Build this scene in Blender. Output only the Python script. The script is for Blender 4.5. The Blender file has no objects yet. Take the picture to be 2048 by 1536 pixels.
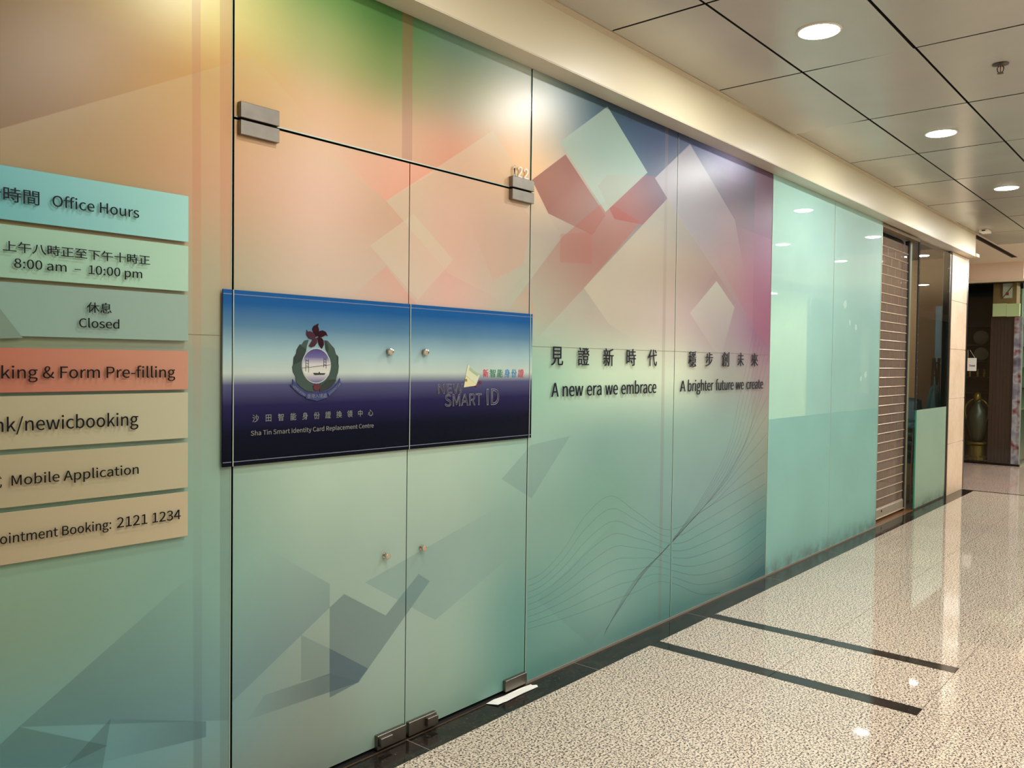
import bpy, bmesh, math, random
from mathutils import Vector, Matrix
random.seed(7)
S = bpy.context.scene
COL = S.collection

# ------------------------------------------------------------------ camera
F, YAW, PITCH, ROLL = 1676.376, 0.704576, -0.02657, 0.012594
CAM = Vector((0.0, -2.5725, 1.58))
fw = Vector((math.cos(YAW)*math.cos(PITCH), math.sin(YAW)*math.cos(PITCH), math.sin(PITCH)))
rt0 = Vector((math.sin(YAW), -math.cos(YAW), 0.0)); up0 = rt0.cross(fw)
rt = rt0*math.cos(ROLL) + up0*math.sin(ROLL); up = up0*math.cos(ROLL) - rt0*math.sin(ROLL)
cd = bpy.data.cameras.new('camera'); cam = bpy.data.objects.new('camera', cd); COL.objects.link(cam)
cd.sensor_width = 36.0; cd.lens = F/2048*36.0; cd.clip_start = 0.05; cd.clip_end = 200
cam.matrix_world = Matrix(((rt.x, up.x, -fw.x, CAM.x), (rt.y, up.y, -fw.y, CAM.y), (rt.z, up.z, -fw.z, CAM.z), (0, 0, 0, 1)))
S.camera = cam

# ------------------------------------------------------------------ world, exposure
S.view_settings.view_transform = 'Standard'; S.view_settings.look = 'None'
S.view_settings.gamma = 1.0; S.view_settings.use_curve_mapping = False
S.view_settings.exposure = -0.38
w = bpy.data.worlds.new('world'); S.world = w; w.use_nodes = True
w.node_tree.nodes['Background'].inputs[0].default_value = (1.0, 0.96, 0.90, 1)
w.node_tree.nodes['Background'].inputs[1].default_value = 0.22
S.cycles.use_denoising = True
S.cycles.max_bounces = 8; S.cycles.diffuse_bounces = 4; S.cycles.glossy_bounces = 5
S.cycles.transparent_max_bounces = 12; S.cycles.sample_clamp_indirect = 6.0
S.cycles.caustics_reflective = False; S.cycles.caustics_refractive = False

ZC = 3.273          # ceiling height
LAMP_W, LAMP_COL = 18.0, (0.975, 1.0, 0.985)
LIGHTS_X = [1.87, 4.25, 6.64, 9.02, 11.39, 13.72, 16.1, 18.6]
LIGHTS = [(x, y) for y in (-0.965, -2.18) for x in LIGHTS_X] + [(x, -3.40) for x in (-0.5, 1.87, 4.25)]  # third row is added, an unseen fill for the lower glass

# ------------------------------------------------------------------ measuring helpers (photo pixel -> point of a world plane)
def ray(u, v): return fw + rt*((u-1024)/F) + up*((768-v)/F)
def on(u, v, ax, val):
    d = ray(u, v); return CAM + d*((val-CAM[ax])/d[ax])
def W(u, v, y=0.0):
    q = on(u, v, 1, y); return (q.x, q.z)
def FL(u, v, z=0.0):
    q = on(u, v, 2, z); return (q.x, q.y)

def lin(c):
    return tuple(((x/255)/12.92 if x/255 <= 0.04045 else ((x/255+0.055)/1.055)**2.4) for x in c)

# ------------------------------------------------------------------ object helpers
def link(o, parent=None, label=None, cat=None, group=None, kind=None):
    COL.objects.link(o)
    if parent: o.parent = parent
    return tag(o, label, cat, group, kind)
def tag(o, label=None, cat=None, group=None, kind=None):
    if label: o['label'] = label
    if cat: o['category'] = cat
    if group: o['group'] = group
    if kind: o['kind'] = kind
    return o
def empty(name, loc, label=None, cat=None, group=None, kind=None):
    o = bpy.data.objects.new(name, None); o.location = loc; o.empty_display_size = 0.05
    return link(o, None, label, cat, group, kind)
def origin(o):
    l = Vector(o.location)
    while o.parent: o = o.parent; l = l + Vector(o.location)
    return l
def finish(name, bm, mats, parent=None, smooth=False, **kw):
    """bm holds world coordinates; the object gets its origin at its own centre"""
    me = bpy.data.meshes.new(name)
    c = Vector((0, 0, 0))
    if bm.verts:
        lo = Vector((min(v.co[i] for v in bm.verts) for i in range(3))); hi = Vector((max(v.co[i] for v in bm.verts) for i in range(3)))
        c = (lo+hi)/2
    for v in bm.verts: v.co -= c
    bm.to_mesh(me); bm.free()
    for m in (mats if isinstance(mats, (list, tuple)) else [mats]): me.materials.append(m)
    if smooth:
        for p in me.polygons: p.use_smooth = True
    o = bpy.data.objects.new(name, me)
    o.location = c - (origin(parent) if parent else Vector((0, 0, 0)))
    return link(o, parent, **kw)
def BM(): return bmesh.new()
def box(bm, x0, x1, y0, y1, z0, z1, bev=0.0, mi=0):
    r = bmesh.ops.create_cube(bm, size=1.0)
    vs = r['verts']
    for v in vs:
        v.co = Vector(((x0+x1)/2+v.co.x*(x1-x0), (y0+y1)/2+v.co.y*(y1-y0), (z0+z1)/2+v.co.z*(z1-z0)))
    fs = set(f for v in vs for f in v.link_faces)
    for f in fs: f.material_index = mi
    if bev > 0:
        es = list(set(e for v in vs for e in v.link_edges))
        g = bmesh.ops.bevel(bm, geom=es, offset=bev, segments=1, affect='EDGES', profile=0.5)
        for f in g['faces']: f.material_index = mi
    return vs
def frame_axes(a, b):
    d = (b-a).normalized(); h = Vector((0, 0, 1)) if abs(d.z) < 0.9 else Vector((1, 0, 0))
    s = d.cross(h).normalized(); return d, s, d.cross(s).normalized()
def tube(bm, pts, r, n=8, cap=True):
    pts = [Vector(p) for p in pts]; rings = []
    rr = r if isinstance(r, (list, tuple)) else [r]*len(pts)
    for i, p in enumerate(pts):
        a = pts[max(0, i-1)]; b = pts[min(len(pts)-1, i+1)]
        d, s, t = frame_axes(a, b)
        if rings and 0: pass
        rings.append([bm.verts.new(p + (s*math.cos(2*math.pi*k/n)+t*math.sin(2*math.pi*k/n))*rr[i]) for k in range(n)])
    for i in range(len(rings)-1):
        for k in range(n):
            bm.faces.new((rings[i][k], rings[i][(k+1) % n], rings[i+1][(k+1) % n], rings[i+1][k]))
    if cap:
        bm.faces.new(rings[0][::-1]); bm.faces.new(rings[-1])
def lathe(bm, c, prof, n=24, axis='z', mi=0, sx=1.0):
    """prof: list of (radius, height) around point c"""
    rings = []
    for r, h in prof:
        ring = []
        for k in range(n):
            a = 2*math.pi*k/n
            if axis == 'z': p = Vector((r*math.cos(a), r*math.sin(a), h))
            elif axis == 'y': p = Vector((r*math.cos(a)*sx, h, r*math.sin(a)))
            else: p = Vector((h, r*math.cos(a), r*math.sin(a)))
            ring.append(bm.verts.new(Vector(c)+p))
        rings.append(ring)
    for i in range(len(rings)-1):
        for k in range(n):
            f = bm.faces.new((rings[i][k], rings[i][(k+1) % n], rings[i+1][(k+1) % n], rings[i+1][k])); f.material_index = mi
    f = bm.faces.new(rings[0][::-1]); f.material_index = mi
    f = bm.faces.new(rings[-1]); f.material_index = mi
def plate(bm, pts, y0, y1, mi=0):
    """polygon (x,z) extruded from y0 (front) to y1 (back)"""
    a = [bm.verts.new((x, y0, z)) for x, z in pts]; b = [bm.verts.new((x, y1, z)) for x, z in pts]
    n = len(pts)
    f = bm.faces.new(a); f.material_index = mi
    f = bm.faces.new(b[::-1]); f.material_index = mi
    for i in range(n):
        f = bm.faces.new((a[i], b[i], b[(i+1) % n], a[(i+1) % n])); f.material_index = mi
    return bm
def fixn(bm): bmesh.ops.recalc_face_normals(bm, faces=bm.faces[:]); return bm

# ------------------------------------------------------------------ materials
def mat(name, col, rough=0.5, metal=0.0, spec=0.5, coat=0.0, emit=None, est=0.0, srgb=True):
    m = bpy.data.materials.new(name); m.use_nodes = True
    b = m.node_tree.nodes['Principled BSDF']
    c = lin(col) if srgb else col
    b.inputs['Base Color'].default_value = (*c, 1); b.inputs['Roughness'].default_value = rough
    b.inputs['Metallic'].default_value = metal; b.inputs['Specular IOR Level'].default_value = spec
    b.inputs['Coat Weight'].default_value = coat; b.inputs['Coat Roughness'].default_value = 0.03
    if emit: b.inputs['Emission Color'].default_value = (*emit, 1); b.inputs['Emission Strength'].default_value = est
    return m
class NT:
    def __init__(s, m): s.nt = m.node_tree; s.b = s.nt.nodes['Principled BSDF']
    def n(s, t, **kw):
        x = s.nt.nodes.new(t)
        for k, v in kw.items(): setattr(x, k, v)
        return x
    def l(s, a, b): s.nt.links.new(a, b)
    def math(s, op, a, b=None, c=None, clamp=False):
        x = s.n('ShaderNodeMath', operation=op, use_clamp=clamp)
        for i, v in enumerate((a, b, c)):
            if v is None: continue
            if isinstance(v, (int, float)): x.inputs[i].default_value = v
            else: s.l(v, x.inputs[i])
        return x.outputs[0]
    def mix(s, f, a, b):
        x = s.n('ShaderNodeMix', data_type='RGBA')
        for i, v in ((0, f), (6, a), (7, b)):
            if isinstance(v, (int, float)): x.inputs[i].default_value = v
            elif isinstance(v, tuple): x.inputs[i].default_value = (*v, 1) if len(v) == 3 else v
            else: s.l(v, x.inputs[i])
        return x.outputs[2]
    def pos(s): return s.n('ShaderNodeNewGeometry').outputs['Position']
    def noise(s, vec, scale, detail=2.0, rough=0.5):
        x = s.n('ShaderNodeTexNoise'); x.inputs['Scale'].default_value = scale; x.inputs['Detail'].default_value = detail
        x.inputs['Roughness'].default_value = rough; s.l(vec, x.inputs['Vector']); return x.outputs['Fac']
    def ramp(s, f, stops, interp='LINEAR'):
        x = s.n('ShaderNodeValToRGB'); x.color_ramp.interpolation = interp
        e = x.color_ramp.elements
        while len(e) < len(stops): e.new(0.5)
        for i, (p, c) in enumerate(stops):
            e[i].position = p; e[i].color = (*c, 1) if len(c) == 3 else c
        s.l(f, x.inputs[0]); return x.outputs[0]

def granite(name, base, mid, dark, purple, rough):
    m = mat(name, base, rough, coat=0.0, spec=0.5); t = NT(m); p = t.pos()
    n1 = t.noise(p, 105, 3, 0.65); n2 = t.noise(p, 150, 2, 0.6); n3 = t.noise(p, 38, 2); n4 = t.noise(p, 7, 2)
    c = t.mix(t.ramp(n3, [(0.35, (0, 0, 0)), (0.65, (1, 1, 1))]), lin(base), lin(tuple(min(255, x*1.05) for x in base)))
    c = t.mix(t.ramp(n1, [(0.51, (0, 0, 0)), (0.56, (1, 1, 1))]), c, lin(mid))
    f2 = t.math('MULTIPLY', t.ramp(n2, [(0.49, (0, 0, 0)), (0.53, (1, 1, 1))]), t.ramp(t.math('MULTIPLY_ADD', n3, 0.25, t.math('MULTIPLY', n1, 0.75)), [(0.50, (0, 0, 0)), (0.53, (1, 1, 1))]))
    c = t.mix(f2, c, lin(dark))
    v = t.n('ShaderNodeTexVoronoi'); v.inputs['Scale'].default_value = 60; t.l(p, v.inputs['Vector'])
    f3 = t.math('MULTIPLY', t.math('LESS_THAN', v.outputs['Distance'], 0.16), t.ramp(n4, [(0.40, (0, 0, 0)), (0.60, (1, 1, 1))]))
    c = t.mix(f3, c, lin(purple))
    # every tile a touch different
    oi = t.n('ShaderNodeObjectInfo').outputs['Random']
    hs = t.n('ShaderNodeHueSaturation'); t.l(c, hs.inputs['Color']); t.l(t.math('MULTIPLY_ADD', oi, 0.07, 0.965), hs.inputs['Value'])
    t.l(hs.outputs[0], t.b.inputs['Base Color'])
    return m
M_floor = granite('light_granite', (216, 197, 176), (122, 104, 94), (22, 17, 22), (84, 72, 96), 0.035)
M_floor2 = granite('pink_granite', (196, 172, 156), (140, 118, 108), (60, 50, 48), (100, 86, 90), 0.04)
def dark_granite():
    m = mat('dark_granite', (38, 35, 32), 0.09, spec=0.3); t = NT(m); p = t.pos()
    n = t.noise(p, 60, 4, 0.7); n2 = t.noise(p, 12, 3)
    c = t.ramp(n, [(0.42, lin((22, 20, 18))), (0.62, lin((44, 38, 34))), (0.78, lin((112, 100, 90)))])
    c = t.mix(t.math('MULTIPLY', t.ramp(n2, [(0.45, (0, 0, 0)), (0.75, (1, 1, 1))]), 0.35), c, lin((74, 58, 48)))
    t.l(c, t.b.inputs['Base Color']); return m
M_dark = dark_granite()
M_black = mat('black_gap', (10, 9, 9), 0.8)
M_grout = mat('grout', (70, 60, 52), 0.8)
M_joint = mat('pale_joint', (150, 140, 125), 0.7)
def ceil_mat():
    m = mat('ceiling_metal_panel', (188, 182, 168), 0.32, spec=0.6); t = NT(m); p = t.pos()
    n = t.noise(p, 1.4, 3)
    t.l(t.ramp(n, [(0.3, lin((183, 179, 170))), (0.7, lin((194, 190, 181)))]), t.b.inputs['Base Color'])
    oi = t.n('ShaderNodeObjectInfo').outputs['Random']
    t.l(t.math('MULTIPLY_ADD', oi, 0.08, 0.20), t.b.inputs['Roughness'])
    return m
M_ceil = ceil_mat()
M_paint = mat('cream_paint', (226, 213, 182), 0.36, spec=0.7, coat=0.0)
M_soffit = mat('soffit_paint', (214, 206, 190), 0.45)
M_pink = mat('bulkhead_paint', (242, 220, 198), 0.5)
def steel(name, col, rough):
    m = mat(name, col, rough, metal=1.0); t = NT(m); p = t.pos()
    mp = t.n('ShaderNodeMapping'); mp.inputs['Scale'].default_value = (6, 6, 260); t.l(p, mp.inputs['Vector'])
    n = t.noise(mp.outputs[0], 1.0, 3, 0.7); n2 = t.noise(p, 25, 3)
    t.l(t.math('MULTIPLY_ADD', n, 0.22, rough-0.08), t.b.inputs['Roughness'])
    k = t.mix(n2, lin(tuple(x*0.86 for x in col)), lin(col)); t.l(k, t.b.inputs['Base Color'])
    return m
M_steel = steel('brushed_steel', (142, 134, 124), 0.36)
M_chrome = mat('polished_steel', (205, 195, 180), 0.14, metal=1.0)
M_edge = mat('glass_edge', (34, 52, 44), 0.25)
M_edge_light = mat('pale_glass_edge', (175, 190, 170), 0.2)
M_bronze = mat('dark_bronze', (34, 28, 22), 0.3, metal=0.6)
M_ink = mat('black_acrylic', (10, 9, 12), 0.35, spec=0.15)
M_ink_blue = mat('navy_acrylic', (14, 14, 34), 0.3, spec=0.2)
M_white = mat('white_plastic', (236, 232, 222), 0.4)
M_rubber = mat('black_rubber', (18, 16, 15), 0.6)
M_grey_print = mat('silver_print', (120, 120, 128), 0.4)
M_lens = mat('lamp_lens', (255, 250, 240), 0.4, emit=(1.0, 0.93, 0.82), est=22.0)

def clear_glass(name, tint=(0.93, 0.97, 0.95), ior=1.5, haze=0.0, hcol=(120, 104, 92)):
    m = bpy.data.materials.new(name); m.use_nodes = True; nt = m.node_tree; nt.nodes.clear()
    o = nt.nodes.new('ShaderNodeOutputMaterial'); mx = nt.nodes.new('ShaderNodeMixShader')
    tr = nt.nodes.new('ShaderNodeBsdfTransparent'); gl = nt.nodes.new('ShaderNodeBsdfGlossy'); fr = nt.nodes.new('ShaderNodeFresnel')
    tr.inputs[0].default_value = (*tint, 1); gl.inputs['Roughness'].default_value = 0.0; 
    ge = nt.nodes.new('ShaderNodeNewGeometry'); mi = nt.nodes.new('ShaderNodeMix')      # thin pane: same reflectance on both faces
    mi.inputs[2].default_value = ior; mi.inputs[3].default_value = 1/ior
    nt.links.new(ge.outputs['Backfacing'], mi.inputs[0]); nt.links.new(mi.outputs[0], fr.inputs[0])
    nt.links.new(fr.outputs[0], mx.inputs[0]); nt.links.new(tr.outputs[0], mx.inputs[1]); nt.links.new(gl.outputs[0], mx.inputs[2])
    if haze > 0:
        df = nt.nodes.new('ShaderNodeBsdfDiffuse'); df.inputs[0].default_value = (*lin(hcol), 1); m2 = nt.nodes.new('ShaderNodeMixShader'); m2.inputs[0].default_value = haze
        nt.links.new(mx.outputs[0], m2.inputs[1]); nt.links.new(df.outputs[0], m2.inputs[2]); nt.links.new(m2.outputs[0], o.inputs[0])
    else: nt.links.new(mx.outputs[0], o.inputs[0])
    return m
M_clear = clear_glass('clear_glass')

# ------------------------------------------------------------------ printed artwork of the glass front (flat print: node-built translucent shapes over a colour field with painted highlights)
ART_X = [0.0, 0.85, 1.45, 1.9, 2.25, 2.6, 3.1, 3.8, 4.55, 5.3, 5.97]
ART_Z = [0.0, 0.35, 0.8, 1.15, 1.5, 1.85, 2.2, 2.5, 2.75, 3.0]
ART_C = [  # print colours fitted to the lit glass, lamp highlights painted in
 [(98,122,108),(83,138,150),(121,137,129),(129,140,129),(138,161,146),(137,164,148),(91,139,129),(105,144,138),(84,131,127),(94,133,128),(42,98,104)],
 [(100,121,109),(90,145,149),(110,150,152),(134,148,137),(146,168,157),(147,172,158),(95,143,135),(122,162,151),(92,142,138),(105,148,144),(55,119,121)],
 [(111,130,114),(119,147,126),(119,159,146),(144,168,154),(149,171,157),(147,170,156),(123,155,142),(108,149,134),(115,149,145),(117,146,145),(119,134,121)],
 [(121,137,118),(128,160,131),(128,158,141),(164,186,165),(164,185,166),(160,183,164),(141,173,158),(114,150,140),(125,158,148),(124,153,146),(138,145,130)],
 [(135,140,94),(124,145,121),(138,150,131),(160,172,152),(172,178,158),(174,169,150),(133,175,151),(180,202,174),(196,206,180),(142,143,136),(144,124,128)],
 [(111,87,13),(125,119,67),(153,147,120),(189,167,148),(186,165,148),(199,159,145),(159,162,143),(154,143,130),(169,151,144),(140,118,129),(118,58,101)],
 [(112,88,10),(115,80,10),(187,135,99),(207,165,146),(186,146,118),(201,142,125),(163,148,132),(123,110,102),(126,105,93),(131,100,96),(107,27,87)],
 [(107,84,10),(124,89,10),(189,141,70),(204,164,126),(186,140,92),(193,123,79),(237,186,135),(134,129,121),(41,46,71),(95,60,69),(83,18,79)],
 [(88,75,10),(132,99,10),(228,211,122),(159,163,104),(114,132,70),(132,132,92),(217,195,163),(50,84,103),(17,33,68),(73,44,77),(25,10,33)],
 [(63,66,10),(137,113,14),(225,230,144),(99,148,77),(55,108,48),(92,130,110),(166,177,164),(18,50,68),(17,38,78),(183,183,237),(10,10,19)],
]
def art_field(x, z):
    def loc(A, v):
        v = max(A[0], min(A[-1]-1e-6, v)); i = max(k for k in range(len(A)-1) if A[k] <= v)
        t = (v-A[i])/(A[i+1]-A[i]); return i, t*t*(3-2*t)*0.6+t*0.4
    i, a = loc(ART_X, x); j, b = loc(ART_Z, z)
    L = lambda p, q, t: tuple(p[k]*(1-t)+q[k]*t for k in range(3))
    return lin(L(L(ART_C[j][i], ART_C[j][i+1], a), L(ART_C[j+1][i], ART_C[j+1][i+1], a), b))

CREAM = (208, 206, 176); MINT = (178, 200, 172)
ART_SHAPES = [  # pixel corners on the glass plane, colour, strength, optional fade (strong point, vanishing point)
 ([(0,258),(508,113),(900,550),(460,700),(0,640)], (192,172,128), .32, ((430,180),(700,620))),
 ([(653,300),(772,402),(868,345),(822,322)], (226,140,112), .45, ((772,402),(660,300))),
 ([(772,402),(985,262),(1070,390),(1125,474),(1000,600),(897,547)], (190,188,156), .38, ((900,400),(1010,620))),
 ([(739,492),(827,428),(906,520),(835,600),(800,560)], (194,186,158), .40, None),
 ([(772,533),(850,630),(660,630)], (206,130,108), .42, ((790,560),(700,640))),
 ([(905,355),(985,560),(1045,530),(1062,440),(975,300)], (196,132,104), .34, ((1040,500),(930,380))),
 ([(1060,570),(1070,640),(990,640)], (196,138,112), .40, ((1060,600),(1010,640))),
 ([(1064,360),(1131,309),(1211,431),(1185,470),(1097,427)], (120,34,22), .92, ((1150,360),(1230,560))),
 ([(1125,474),(1211,400),(1286,449),(1168,576),(1070,690),(1000,640)], (146,66,46), .60, ((1160,460),(1050,680))),
 ([(1121,468),(1184,464),(1184,528),(1120,524)], (150,70,54), .36, None),
 ([(1196,372),(1214,350),(1310,352),(1335,397),(1286,449),(1229,438)], (134,42,32), .85, ((1240,430),(1350,340))),
 ([(1168,576),(1286,449),(1335,397),(1430,540),(1330,720),(1218,648)], (186,176,148), .46, ((1250,520),(1300,700))),
 ([(1120,284),(1215,213),(1295,345),(1211,424)], (142,162,146), .85, None),
 ([(1310,356),(1380,288),(1470,440),(1508,658),(1335,397)], (182,172,170), .50, ((1370,340),(1470,600))),
 ([(1425,500),(1508,658),(1545,700),(1545,480),(1440,440)], (150,80,96), .45, ((1490,600),(1450,430))),
 ([(1433,562),(1469,615),(1440,720),(1380,626)], (178,190,166), .45, ((1430,580),(1430,720))),
 ([(1215,213),(1330,262),(1392,280),(1310,356),(1295,345)], (70,84,110), .35, ((1330,270),(1300,370))),
 # lower blue-grey shapes
 ([(463,1172),(539,1100),(690,1185),(659,1215),(659,1347),(463,1420)], (84,113,122), 0.50, ((560,1300),(480,1140))),
 ([(602,1270),(659,1297),(659,1350),(602,1362)], (66,99,107), 0.33, None),
 ([(659,1215),(688,1188),(771,1231),(717,1364),(659,1347)], (66,92,99), 0.61, None),
 ([(771,1231),(837,1148),(873,1171),(736,1337),(717,1364)], (66,92,99), 0.61, None),
 ([(659,1297),(736,1337),(717,1364),(659,1395)], (47,75,94), 0.66, None),
 ([(529,1390),(659,1347),(717,1364),(494,1440)], (50,78,89), 0.66, ((640,1390),(480,1440))),
 ([(730,1165),(1020,1000),(1060,1080),(870,1240)], (99,134,134), 0.44, ((860,1150),(1040,1020))),
 ([(1003,958),(1062,890),(1140,872),(1063,997)], (83,112,117), .32, None),
 ([(1075,1200),(1400,870),(1430,1000),(1180,1290)], (84,120,117), 0.24, ((1110,1190),(1300,980))),
 ([(366,1164),(463,1110),(463,1440),(38,1454)], (66,99,102), 0.55, ((200,1400),(420,1150))),
 ([(0,1446),(38,1454),(160,1340),(300,1450),(122,1536),(0,1536)], (57,86,84), 0.55, None),
 ([(221,1438),(412,1443),(412,1474),(120,1545)], (51,83,90), 0.55, ((380,1450),(160,1500))),
 ([(221,1438),(130,1536),(205,1536)], (43,70,68), 0.44, None),
 # overlapping edges of the film sheets
 ([(384,-20),(401,-20),(404,1600),(387,1600)], (176,110,76), .42, ((395,400),(395,1000))),
 ([(386,900),(403,900),(404,1600),(387,1600)], (60,92,100), .34, ((395,1500),(395,950))),
 ([(440,-20),(463,-20),(463,1600),(440,1600)], (180,116,78), .45, ((450,300),(450,900))),
 ([(440,900),(463,900),(463,1600),(440,1600)], (70,104,92), .35, None),
 ([(805,0),(826,0),(824,322),(804,318)], (140,80,52), .50, None),
 ([(1331,250),(1337,252),(1322,1240),(1316,1240)], (110,90,84), .30, None),
 ([(1511,300),(1550,300),(1534,1170),(1496,1190)], (112,36,88), .50, ((1520,420),(1520,900))),
]
def art_material():
    m = mat('printed_film', (150, 150, 130), 0.33, spec=0.45); t = NT(m); p = t.pos()
    sx = t.n('ShaderNodeSeparateXYZ'); t.l(p, sx.inputs[0])
    cv = t.n('ShaderNodeCombineXYZ'); t.l(sx.outputs[0], cv.inputs[0]); cv.inputs[1].default_value = 1.0; t.l(sx.outputs[2], cv.inputs[2])
    vec = cv.outputs[0]
    def dot(a, b, c):
        d = t.n('ShaderNodeVectorMath', operation='DOT_PRODUCT'); t.l(vec, d.inputs[0]); d.inputs[1].default_value = (a, b, c); return d.outputs['Value']
    at = t.n('ShaderNodeAttribute'); at.attribute_name = 'print'
    col = at.outputs['Color']
    for pts, c, al, fade in ART_SHAPES:
        P = [W(u, v) for u, v in pts]
        ar = sum(P[i][0]*P[(i+1) % len(P)][1]-P[(i+1) % len(P)][0]*P[i][1] for i in range(len(P)))
        if ar < 0: P = P[::-1]
        mn = None
        for i in range(len(P)):
            (x0, z0), (x1, z1) = P[i], P[(i+1) % len(P)]
            L = math.hypot(x1-x0, z1-z0)
            if L < 1e-4: continue
            a, b = -(z1-z0)/L, (x1-x0)/L
            d = dot(a, -(a*x0+b*z0), b)
            mn = d if mn is None else t.math('MINIMUM', mn, d)
        f = t.math('MULTIPLY_ADD', mn, 380.0, 0.6, clamp=True)
        if fade:
            (x0, z0), (x1, z1) = W(*fade[0]), W(*fade[1]); L2 = (x1-x0)**2+(z1-z0)**2
            a, b = (x1-x0)/L2, (z1-z0)/L2
            g = dot(-a, 1+(a*x0+b*z0), -b)      # 1 at the strong point, 0 at the vanishing point
            g = t.math('MAXIMUM', t.math('MINIMUM', g, 1.0), 0.06)
            f = t.math('MULTIPLY', f, g)
        f = t.math('MULTIPLY', f, al*0.88)
        col = t.mix(f, col, lin(c))
    n = t.noise(p, 3.0, 3); hs = t.n('ShaderNodeHueSaturation'); t.l(col, hs.inputs['Color'])
    hs.inputs['Saturation'].default_value = 1.0
    t.l(t.math('MULTIPLY_ADD', n, 0.08, 0.96), hs.inputs['Value'])
    t.l(hs.outputs[0], t.b.inputs['Base Color'])
    return m
M_art = art_material()

def art_panel(name, x0, x1, z0, z1, y=0.0, th=0.012, **kw):
    bm = BM(); lay = bm.loops.layers.float_color.new('print')
    nx = max(2, int((x1-x0)/0.06)); nz = max(2, int((z1-z0)/0.06))
    g = [[bm.verts.new((x0+(x1-x0)*i/nx, y, z0+(z1-z0)*j/nz)) for i in range(nx+1)] for j in range(nz+1)]
    for j in range(nz):
        for i in range(nx):
            f = bm.faces.new((g[j][i], g[j][i+1], g[j+1][i+1], g[j+1][i]))
            for l in f.loops: l[lay] = (*art_field(l.vert.co.x, l.vert.co.z), 1)
    e = 0.0012
    box(bm, x0, x1, y+0.0005, y+th, z0, z1, mi=1)
    return finish(name, bm, [M_art, M_edge], **kw)

# ------------------------------------------------------------------ floor
V = [-2.4, 1.5534, 2.3601, 3.1474, 4.5592, 5.968, 7.2616, 8.5533]
X_END = 12.0
bm = BM(); box(bm, -3.0, 33, -4.4, 3.5, -0.12, -0.006)
floor = finish('floor', bm, M_grout, kind='structure')
YJ = [-0.158, -0.850, -1.549, -2.249, -2.95, -3.65, -4.4]
XJ = [-3.0, -2.435, -1.835, -1.235, -0.635, -0.035, 0.565, 1.165, 1.765, 2.365, 2.965, 3.565, 4.0636, 4.165, 4.765, 4.8618, 5.362]
while XJ[-1] < 11.3: XJ.append(XJ[-1]+0.6)
XJ.append(X_END)
g = 0.0011
cache = {}
def slab(name, x0, x1, y0, y1, m, parent, z=0.0, gg=g, bev=0.0008, **kw):
    key = (round(x1-x0, 4), round(y1-y0, 4), m.name)
    if key in cache:
        o = cache[key].copy(); o.location = (Vector(((x0+x1)/2, (y0+y1)/2, z-0.005)) - origin(parent)); COL.objects.link(o); o.parent = parent; o.name = name
        return o
    bm = BM(); box(bm, x0+gg, x1-gg, y0+gg, y1-gg, z-0.010, z, bev)
    cache[key] = finish(name, bm, m, parent, **kw); return cache[key]
strips = [(4.0636, 4.165), (4.765, 4.8618)]
for i in range(len(XJ)-1):
    a, b = XJ[i], XJ[i+1]
    for j in range(len(YJ)-1):
        if YJ[j+1] < -3.0: continue
        dark = any(abs(a-s[0]) < 1e-3 for s in strips) and j < 2
        slab('dark_inlay' if dark else 'floor_tile', a, b, YJ[j+1], YJ[j], M_dark if dark else M_floor, floor)
bm = BM()
for i in range(len(XJ)-1): box(bm, XJ[i]+g, XJ[i+1]-g, -4.4, YJ[4]-g, -0.01, 0.0)
finish('outer_floor_tiles', bm, M_floor, floor, kind='stuff')
# dark border along the glass, pieces 1.2 m long
bx = [-3.0, -2.443, -1.243, -0.043, 1.157, 2.357, 3.555, 4.755, 5.955, 7.155, 8.355, 9.555, 10.755, 12.062]
for i in range(len(bx)-1): slab('dark_border_slab', bx[i], bx[i+1], -0.158, 0.0, M_dark, floor, gg=0.0005, bev=0.0003)
bm = BM()
for x in bx[1:-1]: box(bm, x-0.0012, x+0.0012, -0.158, 0.0, -0.004, 0.0004)
finish('pale_border_joints', bm, M_joint, floor)
for i in range(5): slab('dark_border_slab', X_END, X_END+0.062, -0.158-0.85*(i+1), -0.158-0.85*i, M_dark, floor, gg=0.0005, bev=0.0003)
for i in range(4): slab('dark_border_slab', X_END, X_END+0.062, 0.85*i, 0.85*(i+1), M_dark, floor, gg=0.0005, bev=0.0003)
# floor of the crossing passage
for i in range(6):
    for j in range(7):
        slab('floor_tile', X_END+0.062+0.6*i, X_END+0.062+0.6*(i+1), 0.8-0.6*(j+1), 0.8-0.6*j, M_floor2, floor, gg=0.0006)
bm = BM(); box(bm, X_END+0.063, 15.66, 0.801, 3.5, -0.01, 0.0); box(bm, 15.663, 33, -4.4, 3.5, -0.01, -0.0005); box(bm, X_END+0.063, 15.66, -4.4, -3.401, -0.01, 0.0)
finish('outer_floor_tiles', bm, M_floor2, floor, kind='stuff')
# brown sill of the shutter recess and unit floor
bm = BM(); box(bm, 8.56, 9.93, 0.001, 0.24, -0.01, 0.001, 0.0006)
finish('recess_sill', bm, mat('brown_sill', (112, 74, 44), 0.25), floor)
bm = BM(); box(bm, 8.56, 12.0, 0.241, 3.4, -0.01, 0.0)
finish('shop_floor', bm, mat('brown_shop_floor', (84, 62, 42), 0.4), floor)

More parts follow.
